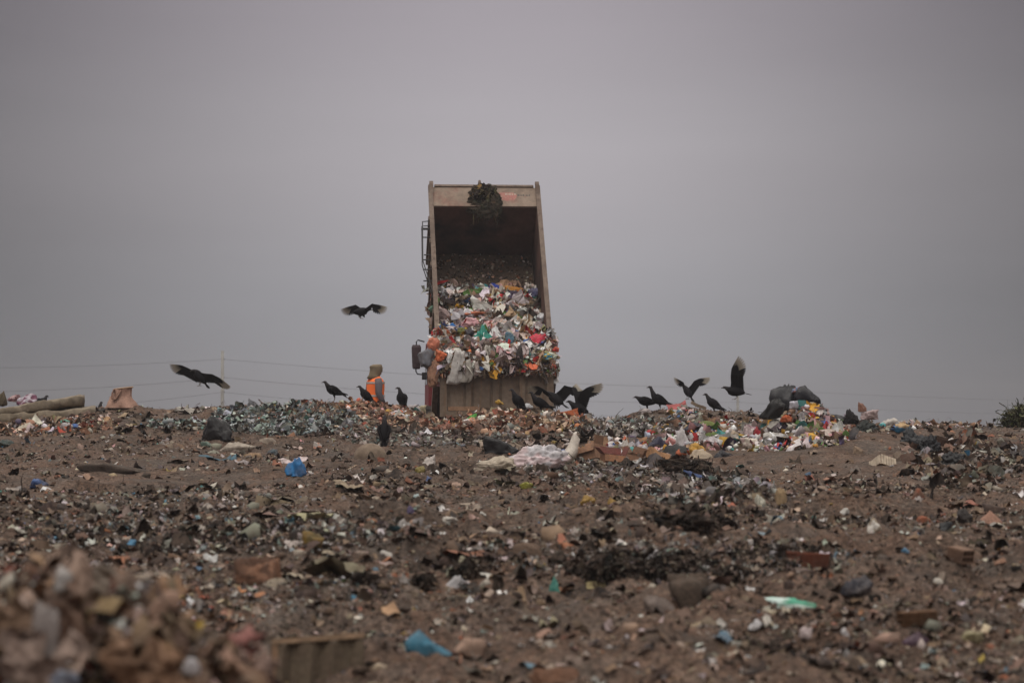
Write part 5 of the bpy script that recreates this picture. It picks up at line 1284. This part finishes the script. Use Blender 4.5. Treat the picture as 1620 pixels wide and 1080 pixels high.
def vulture(label, foot, k, face, pose='stand', bodytilt=30, neckup=1.0, wings=None, legs='down', turn=0.0, headcol=HEADC, tone=1.0, tailspread=.5, hang=False, look=0.0):
    """face: heading angle in degrees, 0 = picture right, 90 = away. foot: world point between the feet (or body centre when flying)"""
    f = Vector((math.cos(D2R(face)), math.sin(D2R(face)), 0)); sd_ = SIDE(f); up = Vector((0, 0, 1))
    bk = tuple(np.array(BK) * np.array([tone] * 3 + [1])); bk2 = tuple(np.array(BK2) * np.array([tone] * 3 + [1])); pale = tuple(np.array(PALE) * np.array([min(tone, 1.3)] * 3 + [1]))  # raised tone pales the plumage to imitate fading in haze
    r = empty('vulture', label, 'vulture', foot, group=GROUPV)
    bt = D2R(bodytilt); ax = f * math.cos(bt) + up * math.sin(bt); nn = -f * math.sin(bt) + up * math.cos(bt)
    c = up * (.30 * k if legs == 'down' and not hang else 0)
    P = lambda x, z, y=0: c + ax * x * k + nn * z * k + sd_ * y * k
    hd = (f * math.cos(D2R(look)) + sd_ * math.sin(D2R(look)))
    nb = P(.17, .03); nk = nb + (ax * .04 + up * .075 * neckup + f * .02) * k; hb = nk + (up * .045 * neckup + hd * .022) * k
    pts = [P(-.24, -.005), P(-.16, .0), P(-.06, .0), P(.05, .0), P(.13, .012), nb, nk, hb, hb + hd * .035 * k + up * .004 * k, hb + hd * .062 * k - up * .004 * k, hb + hd * .088 * k - up * .010 * k, hb + hd * .098 * k - up * .028 * k]
    rd = [(.035, .03), (.078, .072), (.115, .112), (.118, .122), (.098, .104), (.066, .070), (.040, .042), (.034, .036), (.029, .030), (.013, .014), (.009, .010), (.003, .004)]
    cl = [bk] * 6 + [headcol] * 3 + [(*lin((70, 66, 62)), .6)] * 2 + [(*lin((170, 160, 145)), .5)]
    a = Acc(); loft(a, pts, [(x * k, z * k) for x, z in rd], 14, cols_=cl, side=sd_)
    v = a.v[0]; v += (fbm(v * 24, 2, 3) * .006 * k)[:, None]
    link('body', a.mesh('body', True), M_BIRD, r)
    # tail fan
    a = Acc()
    for j in range(-3, 4):
        an = j * .16 * tailspread; b = P(-.20, -.005, j * .008)
        feather(a, b, b + (-ax * math.cos(an) + sd_ * math.sin(an)) * .21 * k - nn * .012 * k, .042 * k, nn, bk, bk2)
    link('tail', a.mesh('tail'), M_BIRD, r)
    if wings is None:
        for y in (-1, 1):
            a = Acc(); q = [P(.14, .05, y * .075), P(.09, .045, y * .115), P(0, .03, y * .124), P(-.12, .02, y * .085), P(-.24, .012, y * .045), P(-.36, -.002, y * .022)]
            loft(a, q, [(.014 * k, .030 * k), (.026 * k, .072 * k), (.030 * k, .092 * k), (.024 * k, .070 * k), (.013 * k, .034 * k), (.004 * k, .010 * k)], 10, bk, side=sd_)
            for j in range(6):
                b = P(.06 - .05 * j, -.03 + .012 * j, y * (.118 - .008 * j)); feather(a, b, b - ax * .20 * k + nn * .015 * k, .035 * k, sd_ * y, bk2, bk)
            link('wing', a.mesh('wing', True), M_BIRD, r)
    else:
        for y, (S1, S2, C1, *ex) in zip((-1, 1), wings):
            opt = ex[0] if ex else {}
            a = open_wing(P(.08, .04, y * .07), S1, S2, C1, k * opt.get('k', 1), C2=opt.get('C2'), pale=pale, spread=opt.get('spread', 1), dark=bk)
            link('wing', a.mesh('wing'), M_BIRD, r)
    for y in (-1, 1):
        a = Acc(); h = P(-.03, -.07, y * .045)
        if legs == 'down':
            ft = f * .01 * k + sd_ * y * .045 * k + (up * -.02 * k if not hang else up * (-.24 * k)); kn = (h + ft) * .5 - f * .035 * k
        else:
            ft = h - ax * .02 * k - nn * .12 * k + f * .05 * k; kn = h - ax * .05 * k - nn * .06 * k
        loft(a, [h, h.lerp(kn, .6), kn, kn.lerp(ft, .5), ft], [.034 * k, .02 * k, .011 * k, .008 * k, .008 * k], 8, cols_=[bk, bk, LEGC, LEGC, LEGC])
        for an in (-.5, 0, .5, 3.14):
            td = f * math.cos(an) + sd_ * math.sin(an); loft(a, [ft, ft + td * .03 * k + up * .004, ft + td * .055 * k - up * .012 * k], [.007 * k, .006 * k, .002], 6, LEGC)
        link('leg', a.mesh('leg', True), M_BIRD, r)
    return r
def gv(px, d=None, py=None):
    if py is not None and d is not None: return at(px, py, d)
    return ground(px, py if py else 600, d)
V3 = lambda *a: Vector(a)
# flying, centre of the picture
vulture('vulture gliding highest in the sky left of the truck, wings spread', at(571, 493, 66), .80, 12, bodytilt=6, neckup=.1, legs='tuck', tailspread=1.6,
        wings=[(V3(.62, -.35, .42), V3(.90, -.25, -.10), V3(-.35, .35, -.62), dict(C2=V3(.1, .2, -.9), k=.92)), (V3(-.62, .45, .40), V3(-.90, .3, -.16), V3(.05, .55, -.75), dict(C2=V3(.0, .3, -.9), k=.92))])
# flying by the pole
vulture('vulture flying past the concrete pole with legs dangling', at(316, 596, 60), .78, 200, bodytilt=46, neckup=.0, legs='down', hang=True, tailspread=1.2,
        wings=[(V3(-.80, .2, .38), V3(-.86, .15, .46), V3(-.18, .3, -.55), dict(C2=V3(-.25, .2, -.4), spread=.8)), (V3(.86, .1, -.08), V3(.88, .1, -.36), V3(-.05, .3, -.45), dict(C2=V3(.1, .2, -.35), spread=.8))])
vulture('vulture standing on the left crest mound, facing left', gv(528), .74, 188, bodytilt=24, neckup=.9)
vulture('vulture at the worker\'s left side, half behind the crest', gv(579) + V3(0, .15, -.08), .74, 186, bodytilt=42, neckup=.7)
vulture('vulture standing alone between the worker and the truck', gv(635) + V3(0, .1, -.02), .74, 235, bodytilt=62, neckup=.8, look=-45)
vulture('vulture upright seen from behind on open ground above the beige sack', gv(608, None, 704), .80, 88, bodytilt=66, neckup=1.0)
vulture('vulture hunched, leftmost of the group below the tailgate', gv(820, 56.2), .80, 190, bodytilt=50, neckup=.9)
vulture('vulture walking left with folded wings below the right of the tailgate', gv(855, 56.0), .80, 178, bodytilt=26, neckup=1.1)
vulture('vulture spreading both wings right behind the walking one', gv(879, 57.0) + V3(0, 0, .10), .82, 150, bodytilt=30, neckup=.2,
        wings=[(V3(.55, -.2, .55), V3(.80, -.1, -.15), V3(.35, .1, -.75), dict(C2=V3(.45, .1, -.65))), (V3(-.70, .1, .50), V3(-.85, .2, .45), V3(.25, .3, -.45), dict(C2=V3(-.1, .2, -.3), spread=.7, k=.85))])
vulture('vulture on rubble right of the truck with wings raised in a V', gv(916, 56.0), .82, 184, bodytilt=22, neckup=.5,
        wings=[(V3(.32, -.25, .88), V3(.70, -.1, .62), V3(.62, .1, -.45), dict(C2=V3(.72, .1, -.4), spread=.75)), (V3(-.18, .3, .92), V3(-.45, .2, .85), V3(.55, .35, -.30), dict(C2=V3(.4, .3, -.1), spread=.45, k=.9))])
vulture('vulture bending low to the left, leftmost on the right skyline', gv(1022, 57.5), .78, 182, bodytilt=10, neckup=.35)
vulture('vulture standing behind the bending one with neck stretched up', gv(1043, 57.2), .82, 178, bodytilt=28, neckup=1.5)
vulture('brownish grey vulture landing with both wings up above the pink panel', at(1088, 620, 60), .62, 140, bodytilt=50, neckup=.3, tone=2.0, hang=True,
        wings=[(V3(.60, -.2, .80), V3(.86, -.1, .55), V3(.40, .2, -.62), dict(C2=V3(.55, .1, -.5), spread=.75)), (V3(-.30, .2, .80), V3(-.75, .2, .50), V3(-.1, .4, -.55), dict(C2=V3(-.2, .3, -.6), k=.75))])
vulture('grey toned vulture standing right of the pink panel', gv(1129, 58.0), .76, 170, bodytilt=34, neckup=.9, tone=2.0)
vulture('big vulture alighting beside the heap, near wing raised straight up', at(1163, 619, 56), .80, 176, bodytilt=8, neckup=.3, hang=True, legs='tuck', tailspread=1.2,
        wings=[(V3(-.06, -.55, .86), V3(-.04, -.25, .96), V3(.80, -.1, -.10), dict(C2=V3(.9, -.1, -.05), spread=.75, k=1.1)), (V3(.05, .6, .80), V3(.06, .3, .94), V3(.85, .1, -.12), dict(C2=V3(.85, .1, -.05), spread=.75, k=1.05))])
vulture('vulture peeping over the crest right of the concrete pole', gv(374) + V3(0, .5, -.36), .72, 250, bodytilt=60, neckup=1.0)
vulture('vulture with only neck and shoulders showing over the grey plastic heap', gv(438) + V3(0, .7, -.34), .80, 5, bodytilt=14, neckup=.8)
vulture('vulture crouched behind the mattress on the left skyline', at(65, 654, 57.2), .72, 60, bodytilt=20, neckup=.7)
vulture('vulture mostly hidden between the mattress and the open sack', gv(150) + V3(0, .6, -.34), .72, 70, bodytilt=60, neckup=.9)

# ------------------------------------------------------------------ worker
def worker():
    d = 61.6; g = at(594, 580, d); H = 1.70; base = Vector((g.x, d, g.z - H + .03))
    r = empty('person', 'person in an orange vest and beige hood standing behind the crest, turned away', 'person', base)
    psi = D2R(24); r.scale = (1.2, 1.2, 1.0); f = Vector((math.cos(psi), math.sin(psi), 0)); sd_ = SIDE(f)          # sd_ = person's left
    L = lambda fx, lf, z: f * fx + sd_ * lf + Vector((0, 0, z))
    V = []; R = []; E = []
    def add(p, rr, par=None):
        V.append(p); R.append(rr); 
        if par is not None: E.append((par, len(V) - 1))
        return len(V) - 1
    pel = add(L(0, 0, .92), (.15, .13)); w_ = add(L(.01, 0, 1.08), (.145, .115), pel); ch = add(L(.0, 0, 1.27), (.165, .125), w_); nk0 = add(L(-.01, 0, 1.42), (.085, .08), ch); nk = add(L(.005, 0, 1.48), (.058, .058), nk0)
    h1 = add(L(.02, 0, 1.545), (.072, .082), nk); h2 = add(L(.02, 0, 1.63), (.075, .09), h1)
    for s_ in (-1, 1):
        sh = add(L(-.01, s_ * .19, 1.385), (.06, .06), ch); el = add(L(-.03, s_ * .245, 1.10), (.045, .045), sh); wr = add(L(.05, s_ * .25, .87), (.03, .032), el); hn = add(L(.075, s_ * .245, .80), (.035, .022), wr)
        for j in range(4): 
            q = add(L(.055 + .018 * j, s_ * .245, .745 - .004 * abs(j - 1.5)), (.009, .009), hn); add(L(.06 + .018 * j, s_ * .238, .70 + .006 * abs(j - 1.5)), (.008, .008), q)
        q = add(L(.115, s_ * .232, .785), (.011, .011), hn); add(L(.125, s_ * .225, .745), (.009, .009), q)
        hp = add(L(0, s_ * .09, .86), (.095, .10), pel); kn = add(L(.02, s_ * .10, .48), (.062, .065), hp); an = add(L(-.01, s_ * .10, .10), (.042, .045), kn); to = add(L(.13, s_ * .11, .045), (.045, .03), an)
    me = bpy.data.meshes.new('body'); me.from_pydata([tuple(v) for v in V], E, []); me.update()
    o = bpy.data.objects.new('body', me); COL.objects.link(o)
    sk = o.modifiers.new('skin', 'SKIN')
    for i, rr in enumerate(R): me.skin_vertices[0].data[i].radius = rr
    me.skin_vertices[0].data[0].use_root = True
    sb = o.modifiers.new('sub', 'SUBSURF'); sb.levels = 2; sb.render_levels = 2
    dg = bpy.context.evaluated_depsgraph_get(); ev = o.evaluated_get(dg); m2 = bpy.data.meshes.new_from_object(ev)
    bpy.data.objects.remove(o)
    m2.name = 'body'
    co = np.array([v.co[:] for v in m2.vertices]); fz = co[:, 2]
    lat = co @ np.array(sd_[:])
    c = np.tile(np.array([*lin((92, 86, 92)), .9]), (len(co), 1))
    c[(fz > 1.47)] = [*lin((120, 84, 66)), .7]; c[(fz < .84) & (np.abs(lat) > .2)] = [*lin((120, 84, 66)), .7]
    c[(fz < .93) & (np.abs(lat) < .2)] = [*lin((58, 60, 72)), .9]; c[fz < .12] = [*lin((40, 36, 34)), .8]
    at_ = m2.attributes.new('Col', 'FLOAT_COLOR', 'POINT'); at_.data.foreach_set('color', c.ravel().astype(np.float32))
    for p in m2.polygons: p.use_smooth = True
    link('body', m2, M_CLEAN, r)
    # vest: sleeveless shell with collar
    OR = (*lin((255, 104, 34)), .7)
    m_, nt, b = newmat('hi_vis_orange'); b.inputs['Base Color'].default_value = (1.0, .19, .035, 1); b.inputs['Roughness'].default_value = .7
    nn_ = noise(nt, 30, 3); bump(nt, b, nn_, .4, .01)
    m_r, nt, b = newmat('reflective_tape'); b.inputs['Base Color'].default_value = (.42, .42, .40, 1); b.inputs['Roughness'].default_value = .35
    a = Acc(); n = 28; rows = [(.86, .185, .165), (.98, .182, .160), (1.10, .180, .150), (1.22, .196, .158), (1.33, .205, .155), (1.40, .18, .125), (1.445, .10, .09), (1.47, .072, .072)]
    P = []
    for z, rx, ry in rows:
        for j in range(n):
            t = 2 * math.pi * j / n; e = 1 + .02 * math.sin(5 * t + z * 9)
            P.append(tuple(sd_ * rx * math.cos(t) * e + f * (ry * math.sin(t) * e) + Vector((0, 0, z))))
    Q = [(i * n + j, i * n + (j + 1) % n, (i + 1) * n + (j + 1) % n, (i + 1) * n + j) for i in range(len(rows) - 1) for j in range(n)]
    a.add(P, quads=Q); vest = link('vest', a.mesh('vest', True), m_, r)
    def band(z0, z1, rz0, rz1, t0=0, t1=6.2832, sl=0):
        a = Acc(); k = 30; P = []
        for i in range(k + 1):
            t = t0 + (t1 - t0) * i / k
            for z, (rx, ry) in ((z0, rz0), (z1, rz1)):
                P.append(tuple(sd_ * rx * math.cos(t) + f * ry * math.sin(t) + Vector((0, 0, z))))
        a.add(P, quads=[(2 * i, 2 * i + 2, 2 * i + 3, 2 * i + 1) for i in range(k)]); link('reflective_band', a.mesh('reflective_band', True), m_r, vest)
    band(1.30, 1.34, (.213, .164), (.214, .165)); band(1.02, 1.06, (.190, .166), (.190, .164))
    # right sleeve over the vest side
    a = Acc(); loft(a, [L(-.01, -.175, 1.40), L(-.02, -.22, 1.30), L(-.035, -.25, 1.10), L(.01, -.262, .98), L(.05, -.258, .88)], [(.06, .06), (.072, .07), (.062, .062), (.054, .054), (.045, .045)], 14, (*lin((98, 92, 98)), .9)); link('sleeve', a.mesh('sleeve', True), M_CLEAN, r)
    a = Acc(); loft(a, [L(-.01, .175, 1.40), L(-.02, .22, 1.30), L(-.035, .25, 1.10), L(.01, .262, .98), L(.05, .258, .88)], [(.06, .06), (.072, .07), (.062, .062), (.054, .054), (.045, .045)], 14, (*lin((98, 92, 98)), .9)); link('sleeve', a.mesh('sleeve', True), M_CLEAN, r)
    # hood / cap with neck cloth
    a = Acc(); loft(a, [L(-.05, 0, 1.40), L(-.035, 0, 1.46), L(-.005, 0, 1.53), L(.01, 0, 1.60), L(.015, 0, 1.66), L(.01, 0, 1.70), L(.01, 0, 1.715)], [(.125, .11), (.108, .10), (.098, .105), (.104, .116), (.106, .118), (.10, .11), (.06, .06)], 18, (*lin((122, 108, 88)), .9), side=sd_)
    v = a.v[0]; v += (fbm(v * 16, 2, 5) * .024)[:, None]; link('hood', a.mesh('hood', True), M_CLEAN, r)
    a = Acc(); loft(a, [L(.08, 0, 1.66), L(.12, 0, 1.650), L(.14, 0, 1.642)], [(.075, .008), (.06, .008), (.03, .006)], 14, (*lin((170, 150, 122)), .9), side=sd_); link('cap_peak', a.mesh('cap_peak', True), M_CLEAN, r)
    # face: eyes, nose and mouth, turned away from the camera
    a = Acc()
    for s_ in (-1, 1): loft(a, [L(.100, s_ * .03, 1.60), L(.112, s_ * .03, 1.60)], [(.014, .008), (.006, .004)], 8, (*lin((30, 24, 22)), .4))
    link('eyes', a.mesh('eyes', True), M_CLEAN, r)
    a = Acc(); loft(a, [L(.10, 0, 1.60), L(.132, 0, 1.565), L(.11, 0, 1.548)], [.008, .016, .012], 8, (*lin((124, 86, 68)), .7)); loft(a, [L(.10, -.025, 1.52), L(.112, 0, 1.52), L(.10, .025, 1.52)], [.006, .008, .006], 8, (*lin((110, 62, 56)), .7)); link('nose_and_mouth', a.mesh('nose_and_mouth', True), M_CLEAN, r)
worker()

# ------------------------------------------------------------------ far poles and cables
M_POLE = mat_plain('weathered_concrete_pole', (.30, .29, .27), .9, .2, .15, 2)
M_WIRE = mat_plain('cable', (.13, .13, .14), .6)
PO = [(-420, 200, 560, None), (352, 250, 555, 'tall concrete pole on the horizon at the left, beside the flying vulture'), (1167, 330, 604, 'thin concrete pole on the horizon below the alighting vulture'), (1900, 430, 628, None)]
tops = []
for px, d, ty, lab in PO:
    t = at(px, ty, d); x, y = t.x, t.y; zb = hz(x, y) - .3; tops.append(t)
    if lab is None: lab = 'concrete pole outside the left of the view' if px < 0 else 'concrete pole outside the right of the view'
    if px < -300 or px > 1700: continue
    r = empty('power_pole', lab, 'pole', (x, y, zb), group='poles carrying the cables behind the dump')
    a = Acc(); loft(a, [(0, 0, 0), (0, 0, (t.z - zb) * .5), (0, 0, t.z - zb)], [.20, .165, .13], 12); link('shaft', a.mesh('shaft', True), M_POLE, r)
    for k_, dy in enumerate((13, 42, 65)):
        zz = (at(px, ty + dy * 250 / d, d).z - zb); a = Acc(); loft(a, [(.12, 0, zz), (.22, 0, zz)], [.04, .05], 8); link('insulator', a.mesh('insulator'), M_WIRE, r)
names = ('highest', 'middle', 'lowest')
for k_, dy in enumerate((13, 42, 65)):
    a = Acc()
    for i in range(3):
        A = at(PO[i][0], PO[i][2] + dy * 250 / PO[i][1], PO[i][1]); Bq = at(PO[i + 1][0], PO[i + 1][2] + dy * 250 / PO[i + 1][1], PO[i + 1][1])
        n = 24; pts = []
        for j in range(n + 1):
            t = j / n; p = A.lerp(Bq, t); p.z -= 4 * (.5 + .25 * k_) * t * (1 - t); pts.append(p)
        loft(a, pts, [.013] * (n + 1), 5)
    tag(link('power_cable', a.mesh('power_cable'), M_WIRE), '%s of the three sagging cables crossing behind the dump' % names[k_], 'cable', 'cables strung between the far poles')

# ------------------------------------------------------------------ haze
a = Acc(); box(a, (-700, -30, -8.0), (700, 900, 12.5))
hm = bpy.data.materials.new('haze_air'); hm.use_nodes = True; nt = hm.node_tree; nt.nodes.clear()
ho = nt.nodes.new('ShaderNodeOutputMaterial'); pv = nt.nodes.new('ShaderNodeVolumePrincipled')
pv.inputs['Color'].default_value = (.50, .50, .53, 1); pv.inputs['Density'].default_value = .0008; pv.inputs['Anisotropy'].default_value = .2
nt.links.new(pv.outputs[0], ho.inputs['Volume'])
HAZE = link('haze', a.mesh('haze'), hm); HAZE['kind'] = 'stuff'
